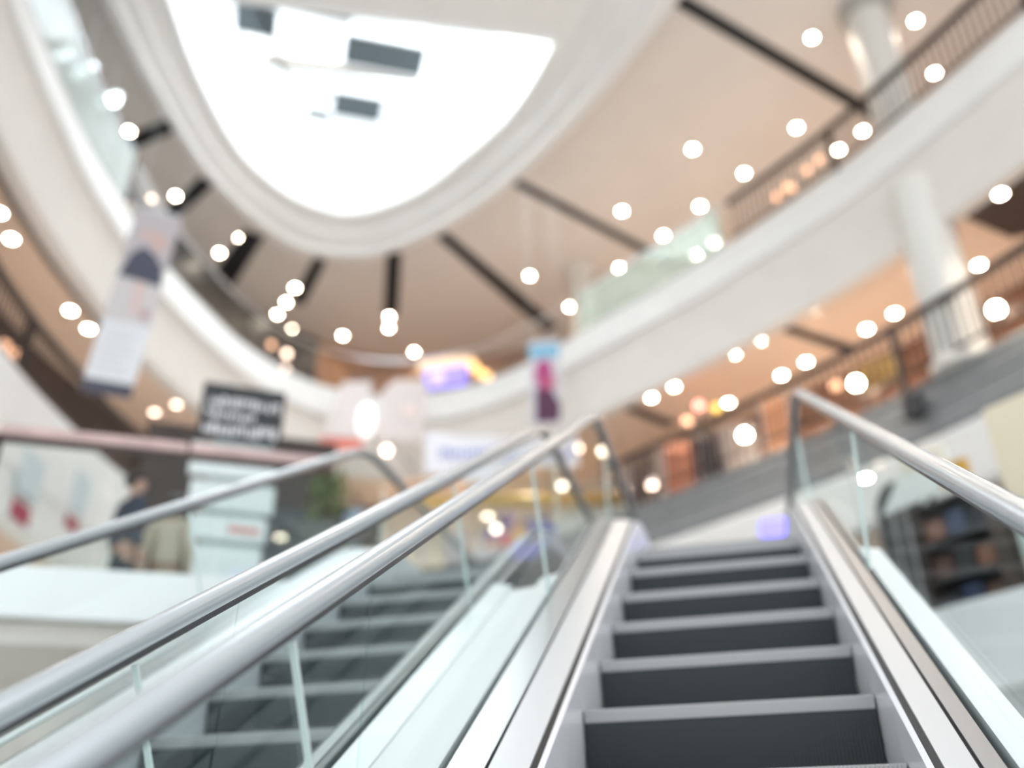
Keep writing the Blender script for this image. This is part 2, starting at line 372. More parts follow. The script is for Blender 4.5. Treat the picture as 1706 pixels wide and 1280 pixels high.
# ceiling joints: dark radial slots
JN = [0]
def slot(a, b, w0, w1, z, label):
    JN[0] += 1
    a, b = V((*a, z)), V((*b, z)); d = (b-a).normalized(); sd = V((d.y, -d.x, 0))
    mb = MB(); t = V((0, 0, 0.05)); d0 = V((0, 0, -0.025))
    mb.loft([[a-sd*w0/2+d0, a+sd*w0/2+d0, a+sd*w0/2+t, a-sd*w0/2+t], [b-sd*w1/2+d0, b+sd*w1/2+d0, b+sd*w1/2+t, b-sd*w1/2+t]])
    struct(mb.build('trim_%d' % (20+JN[0]), DARK), label, 'ceiling joint')
slot((0.3, 12.95), (4.6, 17.5), 0.30, 0.30, TOP, 'long black ceiling joint furthest right, running from the ring to the railing')
slot((-4.05, 17.4), (-0.6, 21.95), 0.26, 0.26, TOP, 'dark ceiling joint right of the skylight ring, second from the right')
slot((-6.45, 18.95), (-4.6, 24.4), 0.36, 0.55, TOP, 'widest black ceiling joint, below right of the ring')
slot((-7.95, 19.35), (-9.15, 22.3), 0.42, 0.42, TOP, 'black ceiling joint straight below the ring, above two downlights')
slot((-10.0, 19.1), (-11.6, 21.0), 0.34, 0.40, TOP, 'black ceiling joint behind the chain of downlights')
slot((-11.2, 17.6), (-13.3, 19.5), 0.55, 0.7, TOP, 'broad black ceiling joint left of the ring')
slot((-11.3, 15.4), (-13.2, 16.5), 0.4, 0.4, TOP, 'short black ceiling joint left of the ring, upper')
slot((-11.1, 13.5), (-13.0, 13.9), 0.4, 0.4, TOP, 'short black ceiling joint beside the single left downlight')
slot((1.32, 15.2), (2.75, 16.55), 0.2, 0.26, S4, 'dark joint in the peach soffit left of the column')
slot((-1.9, 17.6), (-0.95, 18.9), 0.22, 0.28, S4, 'dark joint in the peach soffit near the escalator top')
mb = MB(); mb.prism([(3.92, 12.55, S4-0.03), (4.9, 13.45, S4-0.03), (5.6, 13.35, S4-0.03), (7.6, 11.3, S4-0.03), (6.5, 9.95, S4-0.03)], (0, 0, 0.05))
struct(mb.build('trim_40', DARK_BROWN), 'dark brown soffit panel right of the big column', 'ceiling panel')
struct(sweep_edge(iLs+2, NE-4, [(0.3, S4-0.03), (0.3, S4+0.02), (0.42, S4+0.02), (0.42, S4-0.03)]).build('trim_41', mat('shadow_gap', (0.16, 0.13, 0.11), 0.7)), 'dark shadow gap along the left fourth-level fascia', 'ceiling joint')

# ---------------------------------------------------------------- columns
def column(x, y, r, z0, z1, label, n):
    t = thing('column', label, 'column', (x, y, z0)); t['kind'] = 'structure'
    MB().lathe((x, y, z0), [(r*1.25, 0), (r*1.25, 0.12), (r*1.08, 0.2), (r, 0.24), (r, z1-z0-0.35)], 32).build('shaft', COLUMN, t, True)
    MB().lathe((x, y, z1-0.35), [(r, 0.0), (r*1.12, 0.03), (r*1.12, 0.1), (r*1.3, 0.22), (r*1.3, 0.35)], 32).build('capital', n, t, True)
GREYCAP = mat('grey_column_capital', (0.42, 0.41, 0.38), 0.5)
t = thing('column', 'cream round column standing against the white fascia behind the right railing', 'column', (3.62, 13.08, L3)); t['kind'] = 'structure'
MB().lathe((3.62, 13.08, L3), [(0.46, 0), (0.46, 0.15), (0.41, 0.2), (0.39, 3.3), (0.37, 3.42)], 32).build('shaft', COLUMN, t, True)
column(3.92, 14.15, 0.40, L4, TOP, 'cream round column with a grey capital at top right', GREYCAP)
column(-3.17, 21.58, 0.34, L4, TOP, 'small far column under the ceiling, above the pale green glass', COLUMN)

# ---------------------------------------------------------------- railings
def railing(i0, i1, z, h, label, post_at, name='railing', off=0.12, step=0.13):
    mid = ep((i0+i1)//2, off, z)
    t = thing(name, label, 'railing', mid)
    rail = lambda zz, w, hh: MB().loft([[ep(i, off-w/2, zz-hh/2), ep(i, off-w/2, zz+hh/2), ep(i, off+w/2, zz+hh/2), ep(i, off+w/2, zz-hh/2)] for i in range(i0, i1+1)])
    rail(z+h, 0.10, 0.09).build('top_rail', RAILDARK, t); rail(z+0.1, 0.04, 0.04).build('bottom_rail', RAILDARK, t)
    # walk the rail
    L = [0]
    for i in range(i0, i1): L.append(L[-1]+(ep(i+1, off, 0)-ep(i, off, 0)).length)
    def where(s):
        for k in range(len(L)-1):
            if L[k] <= s <= L[k+1]: return i0+k+(s-L[k])/(L[k+1]-L[k])
        return i1
    n = min(98, int(L[-1]/step)); proto = None
    for k in range(n):
        p = epf(where((k+0.5)*L[-1]/n), off, 0)
        if proto is None:
            proto = MB().cyl((p.x, p.y, z+0.1), (p.x, p.y, z+h-0.03), 0.013, n=6).build('picket', RAILDARK, t)
            p0 = p; continue
        c = proto.copy(); c.location = (p.x-p0.x, p.y-p0.y, 0); C.objects.link(c)
    for x, y in post_at:
        f = idx(x, y); p = ep(f, off, z); z0 = z if off > 0 else z-0.42
        po = MB().box((p.x-0.05, p.y-0.05, z0), (p.x+0.05, p.y+0.05, z+h)).build('post', RAILDARK, t)
        if off < 0:
            q = ep(f, off+0.1, z0)
            MB().box((q.x-0.13, q.y-0.13, z0-0.12), (q.x+0.13, q.y+0.13, z0+0.22)).build('bracket', BLACK, po, bevel=0.02)
    return t
i4a, i4b = 2, idx(0.9, 15.4)+1
railing(i4a, i4b, L4+0.05, 0.95, 'dark picket railing on the right fourth level above the white fascia', [(5.15, 10.95), (2.6, 13.9)])
railing(2, idx(-2.2, 17.7), L3+0.04, 0.95, 'dark picket railing on the right third level above the grey band', [(2.95, 13.5)], off=-0.22)
def glass_rail(i0, i1, z, h, label, material, off=0.12, per=3, hz=None):
    mid = ep((i0+i1)//2, off, z)
    t = thing('glass_balustrade', label, 'balustrade', mid)
    k = i0
    while k < i1:
        a, b = k, min(k+per, i1)
        mb = MB(); rings = []
        for f in [a+0.06+(b-a-0.12)*q/4 for q in range(5)]:
            rings.append([epf(f, off-0.008, z), epf(f, off-0.008, z+h), epf(f, off+0.008, z+h), epf(f, off+0.008, z)])
        mb.loft(rings).build('glass_panel', material, t); k = b
    MB().loft([[ep(i, off-0.03, z+h-0.01), ep(i, off-0.03, z+h+0.03), ep(i, off+0.03, z+h+0.03), ep(i, off+0.03, z+h-0.01)] for i in range(i0, i1+1)]).build('top_rail', STEEL, t)
glass_rail(i4b+1, idx(-2.85, 18.15), L4+0.05, 1.0, 'pale green glass balustrade on the right fourth level', GLASS_GREEN)
glass_rail(idx(-2.85, 18.15)+2, idx(-10.05, 11.6), L4+0.05, 1.0, 'clear glass balustrade around the far end of the fourth level', GLASS_THIN)
glass_rail(idx(-10.05, 11.6)+1, NE-3, L4+0.05, 1.15, 'pale frosted glass balustrade on the left fourth level', GLASS_FROST)
railing(iLs, NE-3, L3+0.06, 0.95, 'dark picket railing on the left third level above the white fascia', [(-9.55, 9.7)])

# ---------------------------------------------------------------- escalators
T30 = math.tan(math.radians(30))
def nz(y): return T30*y - 1.299
YB = (L1+1.299)/T30; YT = (L2+1.299)/T30
def nose_path(w, y0=-4.6, y1=8.3, rad=1.1, nseg=8):
    """line of the step noses, offset by w along its normal, with rounded transitions"""
    P = [V((0, y0, L1)), V((0, YB, L1)), V((0, YT, L2)), V((0, y1, L2))]
    nf = V((0, 0, 1)); ni = V((0, -0.5, math.cos(math.radians(30))))
    tl = rad*math.tan(math.radians(15))
    pts = [(P[0], nf)]
    d1 = V((0, 1, 0)); d2 = V((0, math.cos(math.radians(30)), 0.5))
    for k in range(nseg+1):                      # bottom fillet, centre above
        a = math.radians(30)*k/nseg; n = V((0, -math.sin(a), math.cos(a)))
        c = P[1]-d1*tl+nf*rad; pts.append((c-n*rad, n))
    for k in range(nseg+1):                      # top fillet, centre below
        a = math.radians(30)*(1-k/nseg); n = V((0, -math.sin(a), math.cos(a)))
        c = P[2]+d1*tl-nf*rad; pts.append((c+n*rad, n))
    pts.append((P[3], nf))
    # subdivide the long straight runs
    out = []
    for (p, n), (q, k) in zip(pts[:-1], pts[1:]):
        m_ = max(1, int((q-p).length/0.6))
        for j in range(m_): out.append((p.lerp(q, j/m_), n.lerp(k, j/m_).normalized()))
    out.append(pts[-1])
    return [(p+n*w, n) for p, n in out]
PATH = nose_path(0)
def sweep(prof, path=None):
    """prof: closed list of (x, w)"""
    return MB().loft([[p+n*w+V((x, 0, 0)) for x, w in prof] for p, n in (path or PATH)])
def cutpath(y0, y1):
    """the part of PATH between two y values"""
    out = []
    for (p, n), (q, k) in zip(PATH[:-1], PATH[1:]):
        if q.y <= y0 or p.y >= y1: continue
        t0 = max(0, (y0-p.y)/(q.y-p.y)); t1 = min(1, (y1-p.y)/(q.y-p.y))
        if not out: out.append((p.lerp(q, t0), n.lerp(k, t0).normalized()))
        out.append((p.lerp(q, t1), n.lerp(k, t1).normalized()))
    return out
HH = 0.863; SX = -0.085; OL, OR = 0.685, 0.595; HW = 0.445
def step_meshes(esc):
    """one step at the origin of its nose line: tread with cleats, riser, pale nosing"""
    w = HW-0.006; st = MB()
    prof = [(0.0, 0.0), (0.405, 0.0), (0.405, -0.03), (0.04, -0.03), (0.03, -0.09), (0.022, -0.17), (0.02, -0.245), (0.0, -0.245), (0.004, -0.17), (0.0, -0.08), (-0.004, -0.03)]
    st.prism([(-w, y, z) for y, z in prof], (2*w, 0, 0))
    n = 80; cw = 2*w/n
    for k in range(n):
        x = -w+(k+0.25)*cw
        st.box((x, 0.0, 0.0), (x+cw*0.5, 0.40, 0.006))                      # tread cleats
        st.box((x, -0.006, -0.235), (x+cw*0.5, 0.012, -0.05))               # riser cleats
    return st
def build_escalator(label):
    t = thing('escalator', label, 'escalator', (SX, 0.0, L1))
    base = worldbase(t)-V((0, 0, CZ))
    # steps
    spots = []
    for k in range(-13, 9):
        y = 3.084+0.405*k; z = nz(y)
        if y < YB: z = L1+0.02
        if k == -13: z = L1+0.06
        if k == 5: z = nz(y)-0.025
        if k == 6: z = L2-0.085
        if k == 7: z = L2-0.02
        if k <= 7: spots.append((y, z))
    def local(mb, nm, mt, par):
        bmesh.ops.recalc_face_normals(mb.bm, faces=mb.bm.faces[:])
        me = bpy.data.meshes.new(nm); mb.bm.to_mesh(me); mb.bm.free(); me.materials.append(mt)
        o = bpy.data.objects.new(nm, me); C.objects.link(o); o.parent = par; return o
    st = local(step_meshes(t), 'step', RISER, t)
    nb = MB(); w = HW-0.006
    nb.prism([(-w, -0.007, -0.034), (-w, 0.05, 0.0075), (-w, 0.0, 0.0085), (-w, -0.010, 0.002)], (2*w, 0, 0))
    n = 80; cw = 2*w/n
    for k in range(n):
        x = -w+(k+0.25)*cw; nb.box((x, -0.014, -0.034), (x+cw*0.5, -0.006, 0.006))
    no = local(nb, 'nosing', NOSING, st)
    for j, (y, z) in enumerate(spots):
        o = st if j == 0 else st.copy()
        if j:
            C.objects.link(o); q = no.copy(); C.objects.link(q); q.parent = o
        o.parent = t; o.location = V((SX, y, z))-base
    # balustrades
    for sgn, off in ((-1, OL), (1, OR)):
        X = lambda a: SX+sgn*a
        e = off-0.60      # extra width of this side
        S = lambda pr: [(X(a), w_) for a, w_ in pr]
        d_ = off-HW
        a1 = HW+0.03+0.40*d_
        sweep(S([(HW, -0.16), (HW, 0.115), (HW+0.012, 0.125), (HW+0.02, -0.16)])).build('skirt_panel', SKIRT, t)
        sweep(S([(HW+0.010, 0.118), (HW+0.030, 0.126), (HW+0.032, 0.07), (HW+0.012, 0.07)])).build('skirt_cap', BLACK, t)
        sweep(S([(HW+0.030, 0.132), (a1, 0.150), (a1, 0.07), (HW+0.032, 0.07)])).build('inner_deck', STEEL_BRIGHT, t)
        sweep(S([(a1+0.001, 0.138), (a1+0.009, 0.140), (a1+0.009, 0.07), (a1+0.001, 0.07)])).build('seam', BLACK, t)
        sweep(S([(a1+0.010, 0.150), (off-0.012, 0.162), (off-0.012, 0.07), (a1+0.010, 0.07)])).build('glass_clamp', STEEL, t)
        sweep(S([(off+0.012, 0.160), (off+0.012, 0.05), (off+0.105, 0.05), (off+0.105, 0.145)]), cutpath(-4.6, 4.2)).build('outer_deck', DECK_WHITE, t)
        sweep(S([(off+0.012, 0.150), (off+0.012, 0.05), (off+0.035, 0.05), (off+0.035, 0.145)]), cutpath(4.2, 8.3)).build('outer_deck', STEEL, t)
        sweep(S([(off+0.105, 0.14), (off+0.105, -0.92), (off+0.09, -0.92), (off+0.09, 0.14)]), cutpath(-3.2, 4.2)).build('side_cladding', DECK_WHITE, t)
        sweep(S([(off+0.035, 0.05), (off+0.035, -0.92), (off+0.02, -0.92), (off+0.02, 0.05)]), cutpath(4.2, 6.34)).build('side_cladding', GREY_CLAD, t)
        # glass panels with open joints
        L = 2.0; ys = [-4.4]
        y = 1.86-L*3
        while y < 8.3:
            ys.append(y); y += L
        ys = [q for q in ys if -4.3 <= q <= 7.3]+[8.3]
        for a, b in zip(ys[:-1], ys[1:]):
            seg = cutpath(a+0.006, b-0.006)
            MB().loft([[p+n*0.09+V((X(off-0.006), 0, 0)), p+V((X(off-0.006), 0, HH-0.035)), p+V((X(off+0.006), 0, HH-0.035)), p+n*0.09+V((X(off+0.006), 0, 0))] for p, n in seg]).build('glass_panel', GLASS, t)
        for yj in ys[1:-1]:
            seg = cutpath(yj-0.003, yj+0.003)
            sweep(S([(off-0.0062, 0.16), (off-0.0062, 0.70), (off+0.0062, 0.70), (off+0.0062, 0.16)]), seg).build('joint_strip', GLASS_EDGE, t)
        # newel glass at both ends
        for yc, zc, dr in ((8.3, L2, 1), (-4.6, L1, -1)):
            pts = [(X(off-0.006), yc+dr*0.335*math.cos(a), zc+HH-0.36+0.335*math.sin(a)) for a in [math.pi*(q/12)-math.pi/2 for q in range(13)]]
            MB().prism(pts, (0.012, 0, 0)).build('newel_glass', GLASS, t)
        # handrail: rounded profile along the offset path with a half-round newel at both ends
        hp = [(p+V((0, 0, HH)), n) for p, n in PATH]
        end, beg = [], []
        for q in range(1, 13):
            a = math.pi/2-math.pi*q/12
            n = V((0, math.cos(a), math.sin(a))); end.append((V((0, 8.3, L2+HH-0.36))+n*0.36, n))
            n = V((0, -math.cos(a), math.sin(a))); beg.append((V((0, -4.6, L1+HH-0.36))+n*0.36, n))
        path = beg[::-1]+hp+end
        pr = []
        for k in range(17):
            a = math.pi*k/16; pr.append((off+0.029*math.cos(a), 0.002+0.020*math.sin(a)))
        pr += [(off-0.029, -0.010), (off-0.025, -0.018), (off-0.016, -0.018), (off-0.016, -0.010), (off+0.016, -0.010), (off+0.016, -0.018), (off+0.025, -0.018), (off+0.029, -0.010)]
        MB().loft([[p+n*w_+V((X(x), 0, 0)) for x, w_ in pr] for p, n in path]).build('handrail', RUBBER, t, True)
        pr2 = [(off-0.013, -0.036), (off-0.013, -0.009), (off+0.013, -0.009), (off+0.013, -0.036)]
        MB().loft([[p+n*w_+V((X(x), 0, 0)) for x, w_ in pr2] for p, n in path]).build('handrail_track', STEEL_DARK, t)
    sweep([(SX-OL-0.1, -0.92), (SX+OR+0.1, -0.92), (SX+OR+0.1, -0.90), (SX-OL-0.1, -0.90)], cutpath(-3.2, 6.34)).build('soffit_panel', WHITE_COOL, t)
    MB().box((SX-HW, 6.34, L2-0.025), (SX+HW, 8.6, L2+0.004)).build('floor_plate', STEEL, t)
    MB().box((SX-HW, -4.9, L1), (SX+HW, YB-0.1, L1+0.02)).build('floor_plate', STEEL, t)
    return t
esc = build_escalator('escalator the viewer is riding, dark steps rising straight ahead')
esc2 = copy_tree(esc); esc2.location = (esc.location.x-1.647, esc.location.y+0.084, esc.location.z)
esc2['label'] = 'second escalator to the left, dark steps seen through the glass'
gx0, gx1 = SX-1.647+OR+0.108, SX-OL-0.108
gap = MB().loft([[p+n*w_+V((x, 0.04, 0)) for x, w_ in ((gx0, 0.12), (gx1, 0.135), (gx1, 0.0), (gx0, 0.0))] for p, n in cutpath(-4.3, 4.15)]).build('deck_cover', DECK_WHITE)
tag(gap, 'white sloping cover strip between the two escalators', 'cover panel')

# ---------------------------------------------------------------- level 2 balustrade on the left
t = thing('glass_balustrade', 'glass balustrade with rosy wood handrail on the left level-two edge', 'balustrade', (-4.1, 5.55, L2))
ra, rb = V((-5.0, 4.98, 2.93)), V((-2.95, 6.2, 2.93))
d = (rb-ra).normalized(); sd = V((d.y, -d.x, 0))
mid = ra.lerp(rb, 0.545)
for a, b in ((ra, mid-d*0.008), (mid+d*0.008, rb)):
    MB().bar(a, b, 0.09, 0.085).build('handrail', WOOD, t, bevel=0.02)
    MB().obox((a+b)/2+V((0, 0, -0.06)), d*((b-a).length/2), sd*0.02, V((0, 0, 0.025))).build('rail_channel', DARK_BROWN, t)
for k in range(3):
    a = ra.lerp(rb, k/3)+d*0.01; b = ra.lerp(rb, (k+1)/3)-d*0.01; c = (a+b)/2; c.z = L2+0.52
    MB().obox(c, d*((b-a).length/2), sd*0.006, V((0, 0, 0.51))).build('glass_panel', GLASS, t)
MB().box((ra.x-0.03, ra.y-0.03, L2), (ra.x+0.03, ra.y+0.03, 2.89)).build('post', RAILDARK, t)
MB().obox((ra+rb)/2+V((0, 0, L2+0.03-2.93)), d*((rb-ra).length/2), sd*0.03, V((0, 0, 0.03))).build('base_channel', STEEL, t)

# ---------------------------------------------------------------- downlights
DL = {}
def downlight(x, y, z, label, group, lens=LENS, r=0.07, watts=LAMP_W, col=(1.0, 0.85, 0.70)):
    key = (lens.name, r, watts)
    if key not in DL:
        t = thing('downlight', label, 'downlight', (x, y, z), group)
        MB().lathe((x, y, z), [(r*1.35, 0.0), (r*1.35, -0.012), (r*1.05, -0.02), (r*1.0, -0.004), (r*1.0, 0.0)], 20).build('trim_ring', WHITE_COOL, t)
        MB().lathe((x, y, z), [(r, -0.006), (r*0.98, -0.014), (r*0.6, -0.022), (r*0.05, -0.025)], 20).build('lens', lens, t)
        if watts:
            l = bpy.data.lights.new('lamp', 'SPOT'); l.energy = watts; l.color = col; l.spot_size = math.radians(118); l.spot_blend = 0.8; l.shadow_soft_size = 0.07
            lo = bpy.data.objects.new('lamp', l); C.objects.link(lo); lo.parent = t; lo.location = (0, 0, -0.05)
        DL[key] = t; return t
    t = copy_tree(DL[key]); t.location = (x, y, z+CZ); t['label'] = label; t['group'] = group; return t
ORD = ['first', 'second', 'third', 'fourth', 'fifth', 'sixth', 'seventh', 'eighth', 'ninth', 'tenth', 'eleventh', 'twelfth', 'thirteenth', 'fourteenth']
def rowof(pts, z, where, group, lens=LENS, r=0.07, watts=LAMP_W):
    n = len(pts)
    for k, p in enumerate(pts):
        lab = '%s, %s from the left' % (where, ORD[k]) if n > 1 else where
        downlight(p[0], p[1], z, lab, group, p[2] if len(p) > 2 else lens, r, watts)
G1 = 'downlights in the top ceiling'
rowof([(-4.62, 21.41), (-3.82, 23.31), (-2.08, 21.70), (-1.66, 19.21), (-0.73, 20.53), (0.29, 17.35), (0.31, 19.54), (1.45, 18.54), (2.67, 17.25), (2.93, 14.64), (4.95, 14.73)],
      TOP, 'round downlight in the beige top ceiling right of the ring', G1)
rowof([(0.08, 21.64), (0.58, 21.21), (3.66, 18.27), (4.16, 17.76), (5.06, 16.83, LENS_ROSE), (5.53, 16.31)], TOP, 'downlight seen just above the white right fascia through the pickets', G1)
rowof([(-12.16, 13.43), (-12.99, 15.65, LENS_ROSE), (-12.38, 15.72), (-12.54, 18.15), (-11.68, 17.69)], TOP, 'downlight in the brownish top ceiling left of the ring', G1, watts=28)
rowof([(-12.44, 21.38), (-11.89, 20.85), (-12.42, 22.27), (-11.30, 20.22), (-10.83, 19.91)], TOP, 'downlight in the chain below left of the ring', G1, watts=28)
rowof([(-11.04, 23.06), (-9.48, 23.01), (-9.23, 22.39), (-9.21, 24.61)], TOP, 'downlight in the far top ceiling straight below the ring', G1, watts=28)
G2 = 'downlights in the peach soffit'
rowof([(-1.24, 17.45), (-0.74, 17.09), (0.31, 18.13), (0.51, 16.07), (0.99, 15.67), (1.40, 17.18), (1.94, 14.84), (1.86, 16.75), (2.40, 14.41), (2.91, 15.77), (3.09, 13.71), (3.35, 15.33), (4.55, 14.13)],
      S4, 'downlight in the right peach soffit below the white fascia', G2)
rowof([(4.51, 12.23)], S4-0.03, 'single downlight in the dark brown soffit panel at right', G2)
rowof([(-9.95, 8.84), (-10.22, 9.42), (-10.66, 11.42), (-10.73, 12.02), (-11.5, 15.3, LENS_ROSE), (-10.86, 15.1, LENS_ROSE)], S4, 'downlight in the left peach soffit under the white fascia', G2)
downlight(-8.4, 20.75, S4, 'added faint fill downlight in the soffit above the beige far shopfront, left', G2, LENS_DIM, watts=120)  # fill lamp added to brighten the far shopfront
downlight(-6.6, 21.2, S4, 'added faint fill downlight in the soffit above the beige far shopfront, right', G2, LENS_DIM, watts=120)  # second fill lamp added for the same shopfront
G3 = 'downlights in the lower soffit'
downlight(-4.6, 20.4, S4, 'added faint fill downlight in the soffit above the colourful goods', G2, LENS_DIM, watts=90)  # extra fill lamp added over the goods
rowof([(-10.0, 10.4), (-10.4, 10.9)], S3, 'downlight in the orange soffit at the far left edge', G3, LENS_ROSE)
rowof([(1.85, 12.4)], S3, 'downlight under the right white slab band, seen past the handrail', G3)
# small spot lamps clipped on the gallery edge
def edge_lamp(x, y, z, label, lens=LENS, g='spot lamps on the gallery edges'):
    t = thing('spot_lamp', label, 'spot lamp', (x, y, z), g)
    MB().cyl((x, y, z-0.16), (x, y, z-0.02), 0.025, n=8).build('stem', RAILDARK, t)
    MB().blob((x, y, z+0.06), 0.085, 0.085, 0.085).build('globe', lens, t, True)
    return t
edge_lamp(3.9, 11.98, 6.75, 'bright globe lamp on the right third-level edge, far right')
edge_lamp(2.2, 13.70, 6.75, 'bright globe lamp on the third-level edge above the right handrail top')
edge_lamp(0.46, 15.25, 6.78, 'bright globe lamp on the third-level edge between the handrail ends')

# hanging shop lamps at the far end
def pendant(x, y, z, top, label, lens=LENS_ROSE):
    t = thing('pendant_lamp', label, 'pendant lamp', (x, y, z), 'pendant lamps at the far shops')
    MB().cyl((x, y, z+0.08), (x, y, top), 0.006, n=6).build('cord', BLACK, t)
    MB().lathe((x, y, z), [(0.1, 0.02), (0.085, 0.1), (0.03, 0.15), (0.01, 0.16)], 16).build('shade', STEEL, t, True)
    MB().blob((x, y, z), 0.075, 0.075, 0.07).build('bulb', lens, t, True)
t = thing('arm_lamp', 'globe lamp on a thin arm above the left escalator handrail end', 'lamp', (-7.38, 18.3, 8.66))
MB().blob((-7.38, 18.2, 8.78), 0.085, 0.085, 0.085).build('globe', LENS_ROSE, t, True)
MB().tube([(-7.38, 18.2, 8.87), (-7.38, 18.2, 9.0), (-7.38, 18.35, 9.08), (-7.38, 20.22, 9.08)], 0.014, 8).build('arm', STEEL_DARK, t, True)
pendant(-3.61, 19.67, 8.07, S4, 'pendant lamp left of the handrail arch, over the pale counter')
pendant(-2.11, 18.88, 7.48, S4, 'pendant lamp behind the left handrail arch')
pendant(-1.42, 17.85, 7.12, S4, 'dimmer pendant lamp at the foot of the handrail arch')
pendant(-3.06, 18.75, 8.55, S4, 'pendant lamp just above the left handrail end')
pendant(-5.16, 19.55, 7.15, S4, 'low pendant lamp over the colourful goods')
for x, y, z, lab in ((-10.35, 9.55, 13.05, 'upper'), (-10.2, 9.85, 12.85, 'middle'), (-10.35, 10.75, 13.05, 'lower')):
    t = thing('display_light', 'cool white display light on the left top level, %s of three' % lab, 'display light', (x, y, z), 'cool display lights')
    MB().box((x-0.2, y-0.05, z), (x+0.2, y+0.05, z+0.18)).build('diffuser', LENS_WHITE, t, bevel=0.02)
    MB().box((x-0.22, y-0.07, z+0.18), (x+0.22, y+0.07, z+0.22)).build('housing', STEEL, t)
    MB().cyl((x, y, z+0.22), (x, y, TOP), 0.012, n=6).build('hanger', STEEL, t)


# ---------------------------------------------------------------- banners and signs
def dirn(x, y): return V((x, y, 0)).normalized()
def rect_sheet(mb, o, u, v, a0, a1, b0, b1, n, t0=0.004, t1=0.008):
    """a thin raised patch on a board: o origin, u right, v up, n out of the face"""
    p = [o+u*a+v*b for a, b in ((a0, b0), (a1, b0), (a1, b1), (a0, b1))]
    mb.loft([[q+n*t0 for q in p], [q+n*t1 for q in p]])
def polysheet(mb, o, u, v, pts, n, t0=0.004, t1=0.008):
    p = [o+u*a+v*b for a, b in pts]; mb.loft([[q+n*t0 for q in p], [q+n*t1 for q in p]])
def ell(cx, cy, rx, ry, n=18, a0=0, a1=2*math.pi): return [(cx+rx*math.cos(a0+(a1-a0)*i/n), cy+ry*math.sin(a0+(a1-a0)*i/n)) for i in range(n)]
P = lambda nm, col, r=0.5: mat(nm, col, r)
# left hanging banner: photo of a figure above a white text panel
o = V((-7.95, 9.0, 5.72)); u = V((0.78, 0.62, 0)); u.normalize(); v = V((0.0, 0, 1)); n_ = V((u.y, -u.x, 0)); W_, H_ = 0.62, 3.06
t = thing('hanging_banner', 'long vertical banner hanging at left, photo of a figure above a white panel', 'banner', (o+u*W_/2)[:])
lean = V((0.16, 0.12, 0))/H_
vv = v+lean
mb = MB(); rect_sheet(mb, o, u, vv, 0, W_, 0, H_, n_, -0.006, 0.004); mb.build('cloth', P('banner_grey_white', (0.62, 0.58, 0.58)), t)
def patch(nm, pts, col, parent, t1=0.009, o=o, u=u, vv=vv, n_=n_):
    mb = MB(); polysheet(mb, o, u, vv, pts, n_, 0.0045, t1); return mb.build(nm, P(nm+'_%02x%02x%02x' % tuple(int(c*255) for c in col), col), parent)
patch('sky_print', [(0, 2.1), (W_, 2.1), (W_, H_), (0, H_)], (0.50, 0.46, 0.48), t)
patch('text_panel', [(0, 0.2), (W_, 0.2), (W_, 1.12), (0, 1.12)], (0.76, 0.77, 0.80), t)
patch('dark_foot', [(0, 0), (W_, 0), (W_, 0.2), (0, 0.2)], (0.06, 0.06, 0.09), t)
patch('dress_print', [(0.02, 1.86), (0.6, 1.80), (0.56, 2.1), (0.42, 2.3), (0.24, 2.42), (0.1, 2.25)], (0.06, 0.065, 0.10), t, 0.012)
patch('arm_print', ell(0.30, 2.62, 0.20, 0.09), (0.62, 0.44, 0.40), t, 0.012)
patch('face_print', ell(0.44, 2.50, 0.10, 0.13), (0.60, 0.42, 0.38), t, 0.013)
patch('leg_print', [(0.30, 1.3), (0.42, 1.3), (0.40, 1.82), (0.26, 1.84)], (0.68, 0.52, 0.49), t, 0.012)
patch('hem_print', ell(0.50, 1.30, 0.06, 0.08), (0.50, 0.30, 0.33), t, 0.012)
mb = MB()
for k in range(7): rect_sheet(mb, o, u, vv, 0.09, 0.5-0.05*(k % 3), 0.32+k*0.105, 0.345+k*0.105, n_, 0.009, 0.011)
mb.build('grey_print_lines', P('print_grey', (0.55, 0.56, 0.58)), t)
for a in (0.02, W_-0.02):
    q = o+u*a+vv*H_; MB().cyl(q, (q.x, q.y, RING_Z+0.58), 0.004, n=6).build('wire', STEEL, t)
q = o+vv*H_; MB().bar(q, q+u*W_, 0.03, 0.03).build('top_bar', STEEL, t)

# right banner: blue head, magenta middle, plum foot
o2 = V((-3.63, 16.55, 8.16)); u2_ = V((0.98, 0.12, 0)).normalized(); n2 = V((u2_.y, -u2_.x, 0)); W2, H2 = 0.64, 1.98
t = thing('hanging_banner', 'small vertical banner with blue top, magenta and plum, by the right fascia', 'banner', (o2+u2_*W2/2)[:])
mb = MB(); rect_sheet(mb, o2, u2_, V((0, 0, 1)), 0, W2, 0, H2, n2, -0.006, 0.004); mb.build('cloth', P('banner_blush', (0.62, 0.60, 0.64)), t)
pk = dict(o=o2, u=u2_, vv=V((0, 0, 1)), n_=n2)
patch('blue_head', [(0, 1.55), (W2, 1.55), (W2, 1.86), (0, 1.86)], (0.20, 0.46, 0.64), t, **pk)
patch('magenta_print', ell(0.30, 1.15, 0.19, 0.38), (0.42, 0.045, 0.19), t, **pk)
patch('plum_print', [(0.1, 0.05), (0.58, 0.05), (0.62, 0.42), (0.46, 0.78), (0.12, 0.84)], (0.085, 0.018, 0.06), t, **pk)
patch('rose_print', ell(0.42, 0.95, 0.13, 0.16), (0.50, 0.12, 0.20), t, 0.012, **pk)
for a in (0.02, W2-0.02):
    q = o2+u2_*a+V((0, 0, H2)); MB().cyl(q, (q.x, q.y, TOP), 0.004, n=6).build('wire', STEEL, t)
MB().bar(o2+V((0, 0, H2)), o2+V((0, 0, H2))+u2_*W2, 0.03, 0.03).build('top_bar', STEEL, t)

